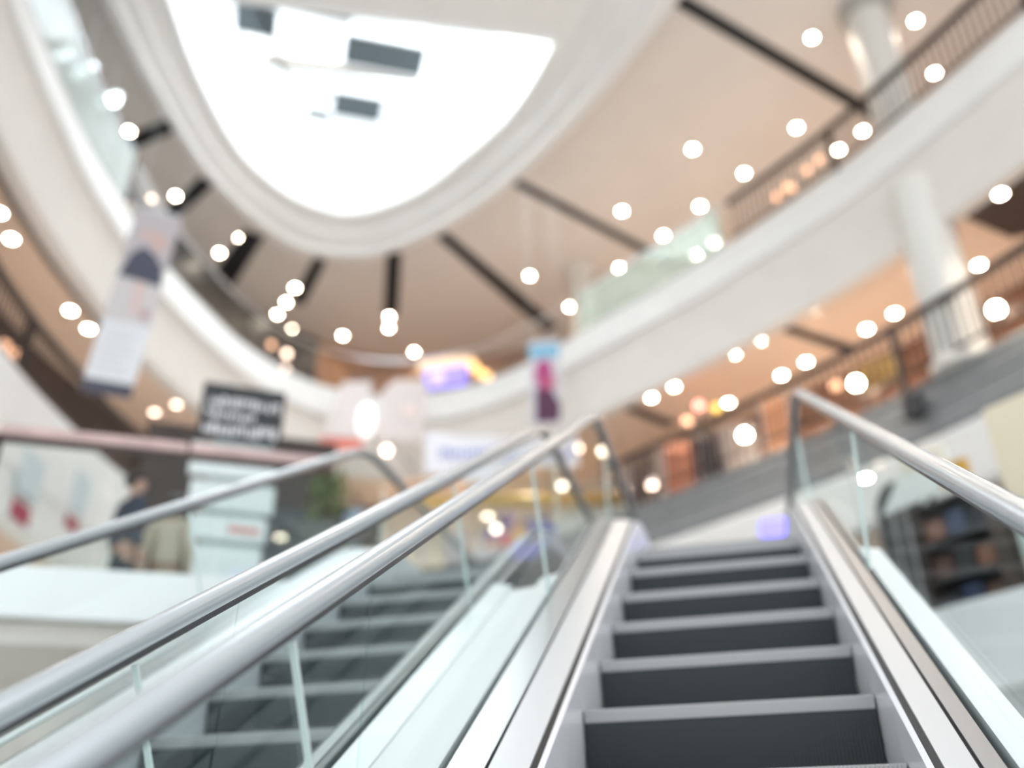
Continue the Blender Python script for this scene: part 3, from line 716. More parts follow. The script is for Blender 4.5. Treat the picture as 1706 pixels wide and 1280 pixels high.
# two white panel signs on the far fascia with a glowing tube between them
FN = dirn(-0.42, -0.91)
def wallsign(name, label, cat, pts, z0, mats_parts, group=None): ...
t = thing('panel_sign', 'left of two tall blush-white panel signs on the far fascia, red foot', 'sign', (-8.6, 18.3, 8.97), 'blush white panel signs')
PB = P('blush_white_panel', (0.66, 0.59, 0.57))
MB().prism([(-9.0, 18.12, 9.28), (-8.12, 18.55, 9.3), (-8.02, 18.6, 10.85), (-8.66, 18.3, 10.75)], (0.04, -0.09, 0)).build('board', PB, t)
MB().prism([(-9.1, 18.07, 8.98), (-8.18, 18.52, 9.0), (-8.12, 18.55, 9.27), (-9.0, 18.12, 9.25)], (0.03, -0.08, 0)).build('red_foot', P('coral_red', (0.72, 0.20, 0.15)), t)
MB().bar((-8.5, 18.36, 9.9), (-8.9, 19.55, 9.9), 0.05).build('bracket', STEEL, t)
t = thing('panel_sign', 'right of two tall blush-white panel signs on the far fascia, faint pink print', 'sign', (-7.3, 18.9, 9.25), 'blush white panel signs')
MB().prism([(-7.84, 18.66, 9.26), (-6.84, 19.06, 9.28), (-6.77, 19.1, 10.92), (-7.5, 18.8, 10.92), (-7.78, 18.7, 10.6)], (0.04, -0.09, 0)).build('board', PB, t)
mb = MB(); mb.prism([(-7.3+0.035, 18.88-0.1, 9.95), (-7.0+0.035, 19.0-0.1, 9.95), (-7.0+0.035, 19.0-0.1, 10.2), (-7.3+0.035, 18.88-0.1, 10.2)], (0.003, -0.008, 0)); mb.build('pink_print', P('pale_pink_print', (0.83, 0.66, 0.62)), t)
MB().bar((-7.2, 18.95, 9.9), (-7.55, 20.0, 9.9), 0.05).build('bracket', STEEL, t)
t = thing('light_box', 'glowing white rounded light box between the two panel signs', 'light box', (-8.0, 18.45, 9.2))
MB().blob((-8.02, 18.42, 9.72), 0.22, 0.16, 0.46).build('diffuser', emat('white_light_box', (1, 0.99, 0.98), 0.45), t, True)
MB().bar((-8.0, 18.5, 9.7), (-8.3, 19.75, 9.7), 0.05).build('bracket', STEEL, t)

# swag banner with blue print strokes, hung below the far fascia
t = thing('swag_banner', 'white draped shop banner with blurred blue print hung below the far fascia', 'shop banner', (-4.7, 18.05, 7.7))
pa, pb = V((-6.25, 17.63, 0)), V((-3.0, 18.45, 0)); du = (pb-pa); Lb = du.length; du.normalize(); nb_ = V((du.y, -du.x, 0))
def swag_ring(k, N=24):
    s = k/N; topz = 8.86-0.14*math.sin(math.pi*s)-0.05*s; botz = 7.86-0.24*math.sin(math.pi*min(1, s*1.4))**2 + 0.12*s
    p = pa+du*(Lb*s)+nb_*(0.05*math.sin(6*math.pi*s))
    return p, topz, botz
R = []
for k in range(25):
    p, a, b = swag_ring(k); R.append([p+V((0, 0, b)), p+V((0, 0, a)), p-nb_*0.012+V((0, 0, a)), p-nb_*0.012+V((0, 0, b))])
MB().loft(R).build('cloth', P('banner_white', (0.86, 0.85, 0.90)), t, True)
BLUE = P('lettering_blue', (0.16, 0.22, 0.62))
rnd = random.Random(3)
for w0, w1, zc in ((0.10, 0.50, 8.30), (0.53, 0.70, 8.12), (0.72, 0.97, 8.28)):
    mb = MB(); s = w0
    while s < w1-0.02:
        cwid = rnd.choice((0.018, 0.024, 0.03)); hgt = rnd.choice((0.16, 0.2, 0.24))
        p, a, b = swag_ring(s*24); q = pa+du*(Lb*s)+nb_*(0.05*math.sin(6*math.pi*s)+0.012)+V((0, 0, zc))
        wd = cwid*Lb
        for (x0, z0_, x1, z1_) in rnd.choice((((0, -1, .75, .8),), ((0, -1, .7, 1),), ((.1, -.9, .9, .3),), ((0, -.3, .8, 1),))):
            mb.loft([[q+du*wd*xx+V((0, 0, hgt/2*zz))+nb_*e for xx, zz in ((x0, z0_), (x1, z0_), (x1, z1_), (x0, z1_))] for e in (0, 0.012)])
        s += cwid+0.012
    mb.build('print_strokes', BLUE, t)
for s in (0, 12, 24):
    p, a, b = swag_ring(s); MB().cyl(p+V((0, 0, a-0.02)), p+V((0, 0, S4+0.0)), 0.008, n=6).build('cord', STEEL, t)

# colourful shop at the far end of level three
t = thing('shop_awning', 'mustard yellow awning strip under the white draped banner', 'awning', (-4.8, 19.9, 8.0))
mb = MB()
aw0, aw1 = V((-7.0, 19.75, 0)), V((-2.4, 20.75, 0))
mb.loft([[aw0+V((0, 0, 8.2)), aw0+V((0.1, -0.45, 7.98)), aw0+V((0.1, -0.45, 7.8)), aw0+V((0, 0, 7.9))], [aw1+V((0, 0, 8.2)), aw1+V((0.1, -0.45, 7.98)), aw1+V((0.1, -0.45, 7.8)), aw1+V((0, 0, 7.9))]])
mb.build('canopy', P('mustard', (0.66, 0.42, 0.10)), t)
for p in (aw0, aw1): MB().cyl(p+V((0, 0, L3)), p+V((0, 0, 8.0)), 0.04, n=8).build('post', STEEL, t)
mb = MB()
t = thing('shop_counter', 'pale greenish white counter right of the colourful goods', 'counter', (-3.0, 20.3, L3))
MB().box((-3.75, 20.1, L3), (-2.1, 20.7, 7.45)).build('body', P('pale_counter', (0.72, 0.74, 0.70)), t, bevel=0.02)
MB().box((-3.8, 20.05, 7.45), (-2.05, 20.75, 7.52)).build('top', P('counter_top', (0.80, 0.82, 0.79)), t)
MB().box((-3.75, 20.6, 7.52), (-2.1, 20.68, 7.9)).build('back_panel', P('pale_counter', (0.72, 0.74, 0.70)), t)
mb = MB(); mb.prism([(-3.15, 20.08, 6.9), (-2.85, 20.08, 6.9), (-2.9, 20.08, 7.15), (-3.1, 20.08, 7.15)], (0, 0.015, 0)); mb.build('emblem_panel', P('faint_tan', (0.58, 0.54, 0.46)), t)
t = thing('goods_stand', 'stepped stand carrying the colourful goods at the far shop', 'stand', (-4.7, 19.95, L3))
for k, (z1, y0) in enumerate(((6.75, 19.70), (7.08, 19.95), (7.40, 20.2))):
    MB().box((-5.75, y0, L3), (-3.85, y0+0.25, z1)).build('shelf', P('stand_white', (0.7, 0.68, 0.7)), t)
def goods(kind, x, y, z, sx, sy, sz, col, label, group=None):
    m_ = P('goods_%02x%02x%02x' % tuple(int(c*255) for c in col), col, 0.4)
    t = thing(kind, label, kind.replace('_', ' '), (x, y, z), group)
    if kind == 'gift_box':
        MB().box((x-sx, y-sy, z), (x+sx, y+sy, z+sz)).build('box', m_, t, bevel=0.015)
        MB().box((x-sx*1.05, y-sy*1.05, z+sz*0.8), (x+sx*1.05, y+sy*1.05, z+sz)).build('lid', m_, t, bevel=0.01)
        MB().box((x-sx*0.12, y-sy*1.07, z+0.005), (x+sx*0.12, y+sy*1.07, z+sz+0.008)).build('ribbon', P('ribbon_pale', (0.85, 0.8, 0.75)), t)
    else:
        MB().blob((x, y, z+sz*0.45), sx, sy, sz*0.45).build('body', m_, t, True)
        MB().blob((x, y, z+sz*0.93), sx*0.45, sy*0.45, sz*0.14).build('knot', m_, t, True)
G = 'goods on the far shop stand'
goods('gift_box', -5.35, 19.82, 6.75, 0.16, 0.1, 0.2, (0.62, 0.30, 0.20), 'terracotta gift box on the lowest shelf, leftmost', G)
goods('gift_bag', -4.98, 19.82, 6.75, 0.16, 0.1, 0.34, (0.74, 0.13, 0.10), 'bright red gift bag on the lowest shelf', G)
goods('gift_box', -4.62, 19.82, 6.75, 0.15, 0.1, 0.28, (0.86, 0.58, 0.06), 'yellow gift box on the lowest shelf', G)
goods('gift_bag', -4.22, 19.82, 6.75, 0.19, 0.1, 0.36, (0.80, 0.30, 0.22), 'coral red gift bag on the lowest shelf, rightmost', G)
goods('gift_box', -5.3, 20.07, 7.08, 0.2, 0.1, 0.26, (0.10, 0.08, 0.45), 'indigo gift box on the middle shelf, left', G)
goods('gift_bag', -4.75, 20.07, 7.08, 0.17, 0.1, 0.36, (0.85, 0.45, 0.14), 'orange gift bag on the middle shelf', G)
goods('gift_box', -4.2, 20.07, 7.08, 0.28, 0.1, 0.20, (0.06, 0.08, 0.52), 'wide royal blue gift box on the middle shelf, right', G)
goods('gift_bag', -5.1, 20.32, 7.40, 0.2, 0.1, 0.4, (0.22, 0.10, 0.42), 'violet gift bag on the top shelf, left', G)
goods('gift_box', -4.4, 20.32, 7.40, 0.3, 0.1, 0.16, (0.10, 0.14, 0.60), 'ultramarine gift box on the top shelf, right', G)
goods('gift_box', -6.2, 19.9, L3, 0.25, 0.15, 0.75, (0.60, 0.50, 0.55), 'tall mauve gift box standing left of the stand', G)

# shop sign and screen on the far top level
t = thing('shop_sign', 'long warm lit sign board on the far top level', 'sign', (-7.1, 21.35, L4))
MB().prism([(-7.75, 21.1, 12.4), (-6.4, 21.55, 12.5), (-6.4, 21.55, 13.0), (-7.75, 21.1, 12.86)], (0.05, 0.1, 0)).build('board', emat('warm_sign_face', (1.0, 0.72, 0.46), 0.4), t)
for x, y in ((-7.6, 21.2), (-6.5, 21.6)): MB().cyl((x, y, L4), (x, y, 12.6), 0.04, n=8).build('post', STEEL_DARK, t)
t = thing('display_screen', 'blue-violet glowing screen below the warm sign, far top level', 'screen', (-6.95, 20.95, 11.75))
MB().prism([(-7.45, 20.85, 11.72), (-6.4, 21.2, 11.9), (-6.4, 21.2, 12.5), (-7.45, 20.85, 12.28)], (-0.02, -0.05, 0)).build('panel', emat('violet_screen', (0.30, 0.24, 0.95), 0.55), t)
MB().prism([(-7.48, 20.88, 11.69), (-6.37, 21.23, 11.87), (-6.37, 21.23, 12.53), (-7.48, 20.88, 12.31)], (0.02, 0.06, 0)).build('frame', STEEL_DARK, t)
mb = MB(); mb.prism([(-7.25-0.025, 20.92-0.055, 11.85), (-6.95-0.025, 21.02-0.055, 11.9), (-6.95-0.025, 21.02-0.055, 12.3), (-7.25-0.025, 20.92-0.055, 12.25)], (-0.002, -0.006, 0)); mb.build('pale_image', emat('pale_screen_image', (0.70, 0.55, 0.9), 0.45), t)
MB().cyl((-6.9, 21.1, L4), (-6.9, 21.1, 11.8), 0.04, n=8).build('stand', STEEL_DARK, t)
for k, (x, y, z) in enumerate(((-6.28, 21.45, 12.62), (-6.12, 21.5, 12.40), (-5.92, 21.55, 12.28))):
    t = thing('globe_lamp', 'orange globe lamp right of the violet screen, %s of three from the left' % ORD[k], 'lamp', (x, y, L4), 'orange globe lamps on the far top level')
    MB().blob((x, y, z), 0.12, 0.12, 0.12).build('globe', emat('orange_globe', (1.0, 0.55, 0.20), 1.4), t, True)
    MB().cyl((x, y, L4), (x, y, z-0.1), 0.02, n=8).build('pole', STEEL_DARK, t)

# faint shop glows along the galleries: small display lamps
def shoplamp(x, y, z, z0, col, s, label, group):
    nm = 'shop_glow_%02x%02x%02x_%d' % (*[int(c*255) for c in col], int(s*10))
    t = thing('display_lamp', label, 'display lamp', (x, y, z0), group)
    MB().blob((x, y, z), 0.085, 0.085, 0.085, 10, 7).build('bulb', emat(nm, col, s), t, True)
    MB().cyl((x, y, z0), (x, y, z-0.08), 0.012, n=6).build('stem', STEEL_DARK, t)
RS = (1.0, 0.72, 0.56); OR_, RD, CO = (1.0, 0.55, 0.33), (1.0, 0.33, 0.26), (1.0, 0.6, 0.12)
g = 'small display lamps in the galleries'
for k, (x, y, z) in enumerate([(-13.5, 24.1, 12.3), (-12.1, 24.5, 12.9), (-11.0, 24.9, 12.7), (-10.4, 25.0, 12.6), (-9.9, 25.1, 12.6), (-9.2, 25.0, 12.5)]):
    shoplamp(x, y, z, L4, OR_, 1.2, 'dim orange display lamp along the far top shopfront, %s from the left' % ORD[k], g)
for k, (x, y, z) in enumerate([(-11.36, 19.42, 12.91), (-10.99, 19.63, 12.70), (-10.74, 19.20, 11.95)]):
    shoplamp(x, y, z, L4, OR_ if k == 0 else RS, (1.4, 4.0, 2.2)[k], 'rosy globe lamp below the chain of ceiling downlights, %s from the top left' % ORD[k], g)
for k, (x, y, z) in enumerate([(2.15, 16.9, 13.35), (1.95, 17.25, 13.4), (2.3, 17.4, 13.7), (2.65, 17.0, 13.8), (3.0, 17.2, 14.2)]):
    shoplamp(x, y, z, L4, OR_, 1.2, 'dim orange display lamp behind the right top railing, %s from the left' % ORD[k], g)
for k, (x, y, z) in enumerate([(-10.6, 9.6, 7.55), (-10.8, 10.4, 7.65), (-10.9, 10.75, 7.7)]):
    shoplamp(x, y, z, L3, OR_, 0.9, 'dim orange display lamp in the dark left shopfront, %s from the left' % ORD[k], g)
shoplamp(-0.55, 17.3, 8.2, L3, OR_, 1.2, 'dim orange display lamp left of the red lamp on level three', g)
shoplamp(-0.28, 16.85, 8.30, L3, RD, 2.6, 'red display lamp on the right third level', g)
shoplamp(0.05, 17.3, 8.42, L3, CO, 1.4, 'amber display lamp right of the red lamp', g)
shoplamp(2.1, 15.2, 7.55, L3, OR_, 1.1, 'dim orange display lamp beside the edge globe above the handrail', g)

# L3 right: amber shop sign and clothes rack
t = thing('shop_sign', 'amber sign board behind the right third-level pickets', 'sign', (2.75, 15.2, L3))
MB().prism([(2.45, 15.3, 7.35), (3.15, 14.75, 7.35), (3.15, 14.75, 7.95), (2.45, 15.3, 7.95)], (0.06, 0.07, 0)).build('board', P('amber_board', (0.16, 0.085, 0.015)), t)
for x, y in ((2.55, 15.28), (3.1, 14.85)): MB().cyl((x, y, L3), (x, y, 7.4), 0.03, n=8).build('post', STEEL_DARK, t)
mb = MB()
for k in range(6):
    q = V((2.52, 15.22, 7.5)).lerp(V((3.02, 14.83, 7.5)), k/5); mb.box((q.x-0.02, q.y-0.03, q.z), (q.x+0.02, q.y+0.0, q.z+0.26))
mb.build('print_strokes', P('amber_letter', (0.42, 0.26, 0.04)), t)
for k, (x, y, hx, hz, col, lab) in enumerate([(-0.85, 17.75, 0.28, 1.35, (0.50, 0.20, 0.12), 'rust'), (-0.2, 17.15, 0.22, 1.25, (0.03, 0.03, 0.035), 'black'), (0.4, 16.85, 0.3, 1.2, (0.55, 0.50, 0.46), 'pale grey'), (1.1, 16.5, 0.25, 1.5, (0.45, 0.22, 0.12), 'copper'), (-1.6, 18.3, 0.3, 1.5, (0.06, 0.04, 0.035), 'dark brown')]):
    t = thing('clothes_rack', '%s garments on a rack behind the right third-level railing' % lab, 'clothes rack', (x, y, L3), 'clothes racks on level three')
    MB().tube([(x-hx, y, L3), (x-hx, y, L3+hz+0.1), (x+hx, y, L3+hz+0.1), (x+hx, y, L3)], 0.02, 8).build('frame', STEEL, t)
    for j in range(4):
        xx = x-hx+0.08+j*(2*hx-0.16)/3
        MB().loft([[(xx-0.05, y-0.2, L3+0.45), (xx+0.05, y-0.2, L3+0.45), (xx+0.05, y+0.2, L3+0.45), (xx-0.05, y+0.2, L3+0.45)], [(xx-0.035, y-0.2, L3+hz-0.15), (xx+0.035, y-0.2, L3+hz-0.15), (xx+0.035, y+0.2, L3+hz-0.15), (xx-0.035, y+0.2, L3+hz-0.15)], [(xx-0.02, y-0.05, L3+hz+0.08), (xx+0.02, y-0.05, L3+hz+0.08), (xx+0.02, y+0.05, L3+hz+0.08), (xx-0.02, y+0.05, L3+hz+0.08)]]).build('garment', P('garment_%d' % k, col, 0.8), t)

# posters on the white left fascia
for k, (x, y, lab, z0, z1, r0, r1) in enumerate(((-9.45, 10.6, 'left', 4.98, 5.60, 4.62, 4.88), (-9.80, 11.95, 'right', 5.30, 5.95, 5.04, 5.20))):
    f = idx(x, y)
    t = thing('poster', '%s pale blue poster on the white left fascia' % lab, 'poster', epf(f, -0.06, r0)[:], 'pale posters on the left fascia')
    def sheet(fa, fb, za, zb, e):
        return MB().loft([[epf(q, -0.055-e, za), epf(q, -0.055-e, zb), epf(q, -0.035, zb), epf(q, -0.035, za)] for q in (fa, (fa+fb)/2, fb)])
    sheet(f-1.3, f+1.3, z0, z1, 0.02).build('sheet', P('pale_blue_sheet', (0.62, 0.69, 0.73)), t)
    MB().loft([[epf(q, -0.03, r0), epf(q, -0.03, r1), epf(q, 0.03, r1), epf(q, 0.03, r0)] for q in (f-1.2, f, f+0.9)]).build('red_label', P('crimson_label', (0.42, 0.06, 0.10)), t)
# pylon sign on level two: black header with pale lettering, white boards below
def at2(x, y, z): return V((x, y, z))
pu = V((0.83, 0.56, 0)).normalized(); pn = V((pu.y, -pu.x, 0)); pc = V((-4.68, 7.62, 0))
t = thing('pylon_sign', 'free-standing pylon sign, black header with pale print over white boards', 'sign', (pc.x, pc.y, L2))
Bx = lambda a0, a1, z0, z1, d0, d1: MB().loft([[pc+pu*a+pn*d+V((0, 0, z)) for a, z in ((a0, z0), (a1, z0), (a1, z1), (a0, z1))] for d in (d0, d1)])
Bx(-0.42, 0.40, 3.98, 4.56, -0.06, 0.06).build('header', P('header_black', (0.022, 0.024, 0.026)), t)
LET = P('lettering_white', (0.80, 0.78, 0.80))
rnd = random.Random(5)
for zz, a0, a1, hh in ((4.36, -0.34, 0.34, 0.10), (4.22, -0.36, 0.12, 0.10), (4.06, -0.37, 0.34, 0.13)):
    mb = MB(); a = a0
    while a < a1:
        w = rnd.choice((0.03, 0.04, 0.045))
        for (x0, z0_, x1, z1_) in rnd.choice((((0, 0, .85, 1),), ((0, .1, .7, .8),), ((.1, 0, .9, .7),), ((0, .3, .8, 1),))):
            mb.loft([[pc+pu*(a+w*xx)+pn*d+V((0, 0, zz+hh*z_-hh/2)) for xx, z_ in ((x0, z0_), (x1, z0_), (x1, z1_), (x0, z1_))] for d in (0.06, 0.066)])
        a += w+0.012
    mb.build('print_strokes', LET, t)
WB = P('pylon_white_board', (0.76, 0.78, 0.78))
for z0, z1, a0, a1 in ((3.56, 3.90, -0.44, 0.38), (3.22, 3.50, -0.40, 0.40), (2.92, 3.16, -0.34, 0.36), (2.50, 2.86, -0.27, 0.34), (1.95, 2.44, -0.27, 0.33)):
    bd = Bx(a0, a1, z0, z1, -0.03, 0.05); bd.build('board', WB, t, bevel=0.01)
Bx(0.0, 0.3, 3.0, 3.06, 0.05, 0.056).build('red_print', P('soft_red', (0.66, 0.25, 0.22)), t)
Bx(-0.24, 0.32, L2, 4.3, -0.05, -0.03).build('backing', P('pale_teal_backing', (0.46, 0.54, 0.53)), t)
Bx(-0.35, 0.4, L2, L2+0.04, -0.2, 0.2).build('base', STEEL_DARK, t)

# dark kiosk wall behind the people
t = thing('kiosk_wall', 'dark brown kiosk wall behind the two people', 'kiosk', (-6.3, 10.6, L2))
ka, kb = V((-7.5, 9.9, 0)), V((-5.35, 11.3, 0)); kd = (kb-ka).normalized(); kn = V((kd.y, -kd.x, 0)); KL = (kb-ka).length
Kx = lambda a0, a1, z0, z1, d0, d1: MB().loft([[ka+kd*a+kn*d+V((0, 0, z)) for a, z in ((a0, z0), (a1, z0), (a1, z1), (a0, z1))] for d in (d0, d1)])
Kx(0, KL, L2, 5.65, -0.3, 0).build('wall_panel', DARK_BROWN, t)
Kx(0.75, 0.95, L2, 5.6, 0.0, 0.05).build('pilaster', P('pilaster_brown', (0.16, 0.075, 0.05)), t)
Kx(1.05, KL-0.05, L2+0.1, 4.6, 0.0, 0.03).build('charcoal_panel', P('charcoal_panel', (0.06, 0.062, 0.066)), t)

# potted shrub beside the pylon
t = thing('potted_shrub', 'yellow-green shrub in a tall dark planter right of the pylon sign', 'potted shrub', (-4.0, 8.35, L2))
MB().loft([[(-4.2-e, 8.15-e, z), (-3.8+e, 8.15-e, z), (-3.8+e, 8.55+e, z), (-4.2-e, 8.55+e, z)] for z, e in ((L2, -0.04), (3.25, 0.02), (3.25, -0.03), (3.15, -0.03))]).build('planter', P('planter_dark', (0.09, 0.10, 0.09)), t)
mb = MB(); rnd = random.Random(9)
for k in range(260):
    a = rnd.uniform(0, 6.28); r = rnd.uniform(0, 0.25); z = 3.22+rnd.uniform(0, 0.62)
    r *= math.sqrt(max(0.05, 1-((z-3.5)/0.4)**2))
    p = V((-4.0+r*math.cos(a), 8.35+r*math.sin(a), z)); dd = V((rnd.uniform(-1, 1), rnd.uniform(-1, 1), rnd.uniform(-.3, 1))).normalized(); s_ = dd.orthogonal().normalized()
    mb.loft([[p, p+s_*0.001, p+dd*0.001], [p+dd*0.05+s_*0.028, p+dd*0.05-s_*0.028, p+dd*0.055], [p+dd*0.11, p+dd*0.11+s_*0.001, p+dd*0.111]])
mb.build('foliage', mat('shrub_leaf', (0.30, 0.36, 0.14), 0.5, noise=0.3, nscale=5), t)
MB().cyl((-4.0, 8.35, 3.14), (-4.0, 8.35, 3.5), 0.02, n=8).build('stem', BROWN, t)

# level two shops seen through the right glass
so = V((1.45, 8.9, 0)); su = V((0.70711, -0.70711, 0)); sw = V((0.70711, 0.70711, 0))      # along the slab edge, and away from the atrium
Sx = lambda a0, a1, z0, z1, d0, d1: MB().loft([[so+su*a+sw*d+V((0, 0, z)) for a, z in ((a0, z0), (a1, z0), (a1, z1), (a0, z1))] for d in (d0, d1)])
sp = lambda a, d=0.1: (so+su*a+sw*d+V((0, 0, L2)))[:]
t = thing('display_rack', 'dark shop rack with black and navy goods behind the right escalator glass', 'display rack', sp(0.6))
Sx(0.24, 0.96, L2, 3.0, 0.34, 0.37).build('back', DARK_BROWN, t)
for a in (0.24, 0.93): Sx(a, a+0.03, L2, 3.0, 0.02, 0.34).build('side_panel', DARK_BROWN, t)
for k, z in enumerate((1.95, 2.28, 2.62, 2.97)): Sx(0.27, 0.93, z, z+0.025, 0.03, 0.34).build('shelf', STEEL_DARK, t)
pal = [(0.02, 0.022, 0.03), (0.03, 0.045, 0.10), (0.10, 0.05, 0.035), (0.03, 0.03, 0.03), (0.25, 0.12, 0.08), (0.05, 0.07, 0.13)]
names = ['black', 'navy', 'brown', 'jet black', 'russet', 'slate blue']
rown = ['bottom', 'middle', 'upper']
for r_, z in enumerate((1.976, 2.306, 2.646)):
    for j in range(3):
        a = 0.29+j*0.215; c_ = (r_*2+j) % 6; hh = 0.2+0.04*(j % 2)
        bt = thing('handbag', '%s bag on the %s shelf of the dark rack, %s from the left' % (names[c_], rown[r_], ORD[j]), 'bag', (so+su*(a+0.09)+sw*0.16+V((0, 0, z)))[:], 'bags on the dark rack')
        cm = P('bag_'+names[c_].replace(' ', '_'), pal[c_])
        Sx(a, a+0.18, z, z+hh, 0.08, 0.28).build('body', cm, bt, bevel=0.025)
        MB().tube([so+su*(a+0.05)+sw*0.18+V((0, 0, z+hh-0.01)), so+su*(a+0.06)+sw*0.18+V((0, 0, z+hh+0.05)), so+su*(a+0.12)+sw*0.18+V((0, 0, z+hh+0.05)), so+su*(a+0.13)+sw*0.18+V((0, 0, z+hh-0.01))], 0.007, 6).build('handle', cm, bt)
t = thing('shop_screen_wall', 'tall cream shop panel with a pale green strip, right of the dark rack', 'shop panel', sp(1.7))
Sx(1.0, 2.4, L2, 2.36, 0.30, 0.38).build('lower_panel', P('cream_panel', (0.70, 0.63, 0.49)), t)
Sx(1.0, 2.4, 2.36, 2.72, 0.30, 0.38).build('green_strip', P('pale_green_panel', (0.68, 0.78, 0.72)), t)
Sx(1.0, 2.4, 2.72, 3.75, 0.30, 0.38).build('upper_panel', P('cream_panel_light', (0.82, 0.74, 0.56)), t)
t = thing('promo_board', 'white slanted promotion board seen below the right handrail', 'board', sp(0.3, -0.1))
mb = MB(); mb.loft([[so+su*a+sw*d+V((0, 0, z)) for a, z in ((-0.02, 3.0), (0.62, 3.02), (0.60, 3.27), (0.24, 3.30))] for d in (-0.05, -0.02)]); mb.build('board', P('board_white', (0.80, 0.83, 0.80)), t)
for a in (0.06, 0.19): Sx(a, a+0.025, L2, 3.1, -0.02, 0.0).build('leg', STEEL, t)
t = thing('shop_sign', 'amber and cream shop sign behind the right handrail', 'sign', sp(0.2, 0.5))
Sx(-0.08, 0.42, 3.46, 3.72, 0.48, 0.54).build('board', P('cream_board', (0.82, 0.78, 0.66)), t, bevel=0.05)
Sx(0.14, 0.60, 3.28, 3.48, 0.48, 0.54).build('amber_band', P('amber_band', (0.66, 0.38, 0.06)), t)
Sx(0.10, 0.14, L2, 3.5, 0.54, 0.58).build('post', STEEL_DARK, t)
t = thing('arch_display', 'dark arched display stand below the amber sign', 'display stand', sp(-0.05, 0.2))
mb = MB(); A = [(-0.26, L2), (-0.26, 3.12)]+[(-0.03-0.23*math.cos(math.pi*k/10), 3.12+0.28*math.sin(math.pi*k/10)) for k in range(1, 10)]+[(0.2, 3.12), (0.2, L2)]
mb.loft([[so+su*a+sw*d+V((0, 0, z)) for a, z in A] for d in (0.2, 0.28)]); mb.build('panel', P('arch_charcoal', (0.07, 0.075, 0.07)), t)
Sx(-0.3, 0.22, L2, L2+0.04, 0.1, 0.38).build('base', STEEL_DARK, t)
t = thing('light_sign', 'small blue-violet glowing sign above the top escalator step', 'light sign', (0.47, 9.2, L2))
MB().obox((0.50, 9.2, 3.05), (0.21, 0, 0), (0, 0.06, 0), (0, 0, 0.13)).build('face', emat('violet_light_sign', (0.22, 0.19, 0.95), 0.9), t, bevel=0.06)
MB().cyl((0.47, 9.2, L2), (0.50, 9.2, 2.94), 0.02, n=8).build('pole', STEEL, t)

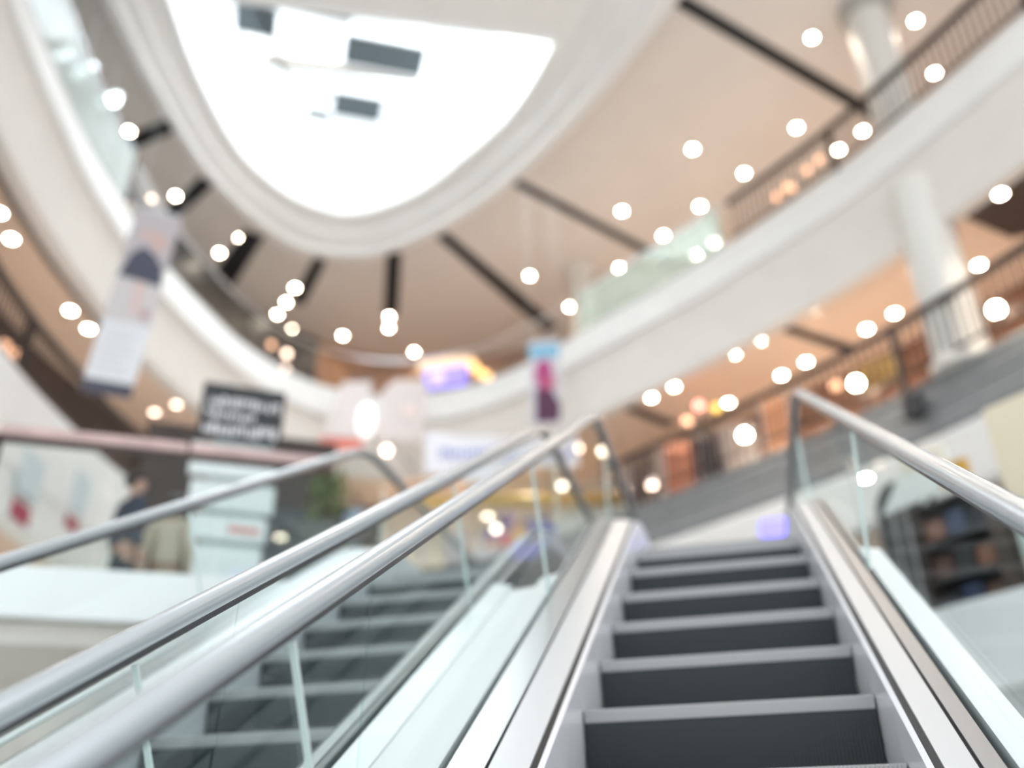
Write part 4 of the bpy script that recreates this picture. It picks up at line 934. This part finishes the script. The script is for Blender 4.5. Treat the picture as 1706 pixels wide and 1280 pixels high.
# ---------------------------------------------------------------- people
def skin_obj(name, verts, edges, radii, material, parent, sub=2):
    base = worldbase(parent)-V((0, 0, CZ))
    me = bpy.data.meshes.new(name); me.from_pydata([V(v) for v in verts], edges, []); me.materials.append(material)
    o = bpy.data.objects.new(name, me); C.objects.link(o); o.parent = parent
    md = o.modifiers.new('skin', 'SKIN'); md.use_smooth_shade = True; md.branch_smoothing = 0.4
    sv = me.skin_vertices[0].data if len(me.skin_vertices) else None
    if sv:
        for i, r in enumerate(radii):
            sv[i].radius = (r, r) if not isinstance(r, tuple) else r; sv[i].use_root = (i == 0)
    if sub:
        s = o.modifiers.new('subdivision', 'SUBSURF'); s.levels = sub; s.render_levels = sub
    return o
def person(x, y, z, face, H, label, skin, top, legs, hair, shoe=(0.02, 0.02, 0.02), bag=None):
    t = thing('person', label, 'person', (x, y, z)); t.rotation_euler = (0, 0, face)     # faces local -y
    k = H/1.72
    s = lambda *a: tuple(c*k for c in a)
    SK = mat('skin_%d' % int(skin[0]*100), skin, 0.5); TP = P('cloth_top_%d' % int(sum(top)*1000), top, 0.8); LG = P('cloth_legs_%d' % int(sum(legs)*1000), legs, 0.8); HR = P('hair_%d' % int(sum(hair)*1000), hair, 0.5)
    vs = [s(0, 0, 0.95), s(0, 0.0, 1.08), s(0, -0.005, 1.27), s(0, 0.01, 1.42), s(0, 0.0, 1.49), s(0, -0.015, 1.55), s(0, -0.02, 1.62), s(0, -0.005, 1.685)]
    rs = [(0.14, 0.10), (0.125, 0.09), (0.15, 0.105), (0.09, 0.07), (0.05, 0.05), (0.062, 0.068), (0.074, 0.088), (0.055, 0.065)]
    es = [(0, 1), (1, 2), (2, 3), (3, 4), (4, 5), (5, 6), (6, 7)]
    def add(par, p, r): vs.append(s(*p)); rs.append(r); es.append((par, len(vs)-1)); return len(vs)-1
    nose = add(6, (0, -0.108, 1.605), 0.012)
    for sg in (-1, 1):
        sh = add(3, (sg*0.17, 0.01, 1.40), 0.055); el = add(sh, (sg*0.225, 0.03, 1.12), 0.042); wr = add(el, (sg*0.235, -0.05, 0.89), 0.028)
        pm = add(wr, (sg*0.235, -0.065, 0.83), (0.018, 0.036))
        for j, L in enumerate((0.065, 0.078, 0.072, 0.055)):
            yy = -0.10+j*0.021
            a = add(pm, (sg*0.235, yy, 0.785), 0.0095); b = add(a, (sg*0.228, yy+0.003, 0.785-L*0.55), 0.0085); add(b, (sg*0.215, yy+0.006, 0.785-L), 0.0075)
        a = add(wr, (sg*0.222, -0.105, 0.845), 0.0105); add(a, (sg*0.215, -0.118, 0.805), 0.009)
        hp = add(0, (sg*0.085, 0, 0.88), 0.085); kn = add(hp, (sg*0.095, -0.01, 0.49), 0.056); an = add(kn, (sg*0.10, 0.015, 0.09), 0.036); add(an, (sg*0.115, -0.12, 0.03), 0.03)
    sc = lambda r: tuple(c*k for c in r) if isinstance(r, tuple) else r*k
    base = V((x, y, z))
    skin_obj('body', vs, es, [sc(r) for r in rs], SK, t)
    # garments a little larger than the body
    gv = [s(0, 0, 0.93), s(0, 0, 1.08), s(0, -0.005, 1.27), s(0, 0.01, 1.42)]; gr = [(0.165, 0.125), (0.15, 0.11), (0.17, 0.125), (0.105, 0.085)]; ge = [(0, 1), (1, 2), (2, 3)]
    for sg in (-1, 1):
        i = len(gv); gv += [s(sg*0.17, 0.01, 1.40), s(sg*0.225, 0.03, 1.12), s(sg*0.235, -0.042, 0.91)]; gr += [0.072, 0.058, 0.043]; ge += [(3, i), (i, i+1), (i+1, i+2)]
    skin_obj('jacket', gv, ge, [sc(r) for r in gr], TP, t)
    gv = [s(0, 0, 0.99), s(0, 0, 0.92)]; gr = [(0.145, 0.105), (0.15, 0.11)]; ge = [(0, 1)]
    for sg in (-1, 1):
        i = len(gv); gv += [s(sg*0.085, 0, 0.86), s(sg*0.095, -0.01, 0.49), s(sg*0.10, 0.015, 0.10)]; gr += [0.10, 0.074, 0.058]; ge += [(1, i), (i, i+1), (i+1, i+2)]
    skin_obj('trousers', gv, ge, [sc(r) for r in gr], LG, t)
    for sg in (-1, 1):
        skin_obj('shoe', [s(sg*0.10, 0.03, 0.045), s(sg*0.105, -0.05, 0.045), s(sg*0.115, -0.14, 0.035)], [(0, 1), (1, 2)], [0.042*k, 0.045*k, 0.035*k], P('shoe_black', shoe), t)
        skin_obj('ear', [s(sg*0.078, 0.0, 1.61), s(sg*0.086, 0.008, 1.63)], [(0, 1)], [0.012*k, 0.014*k], SK, t, 1)
        skin_obj('eye', [s(sg*0.032, -0.100, 1.632), s(sg*0.033, -0.104, 1.632)], [(0, 1)], [0.008*k, 0.006*k], P('eye_dark', (0.03, 0.02, 0.02)), t, 1)
    skin_obj('mouth', [s(-0.022, -0.098, 1.572), s(0, -0.103, 1.570), s(0.022, -0.098, 1.572)], [(0, 1), (1, 2)], [0.004*k, 0.007*k, 0.004*k], P('lip', (0.45, 0.16, 0.14)), t, 1)
    skin_obj('hair', [s(0, 0.035, 1.70), s(0, -0.04, 1.715), s(0, 0.07, 1.63), s(0, 0.065, 1.55)], [(0, 1), (0, 2), (2, 3)], [(0.085*k, 0.06*k), (0.07*k, 0.035*k), (0.085*k, 0.05*k), (0.06*k, 0.035*k)], HR, t)
    return t
person(-5.50, 7.25, L2, math.radians(150), 1.70, 'person in a navy jacket with dark hair behind the left balustrade', (0.50, 0.30, 0.23), (0.035, 0.042, 0.07), (0.02, 0.022, 0.03), (0.015, 0.012, 0.01))
person(-5.42, 7.80, L2, math.radians(200), 1.66, 'person in a beige coat standing between the navy jacket and the pylon sign', (0.45, 0.28, 0.2), (0.78, 0.67, 0.52), (0.55, 0.47, 0.36), (0.012, 0.01, 0.01))
person(-8.6, 18.6+0.9, L3, math.radians(20), 1.72, 'person in a light blue shirt at the far third-level edge', (0.5, 0.33, 0.25), (0.45, 0.62, 0.82), (0.10, 0.12, 0.16), (0.03, 0.025, 0.02))
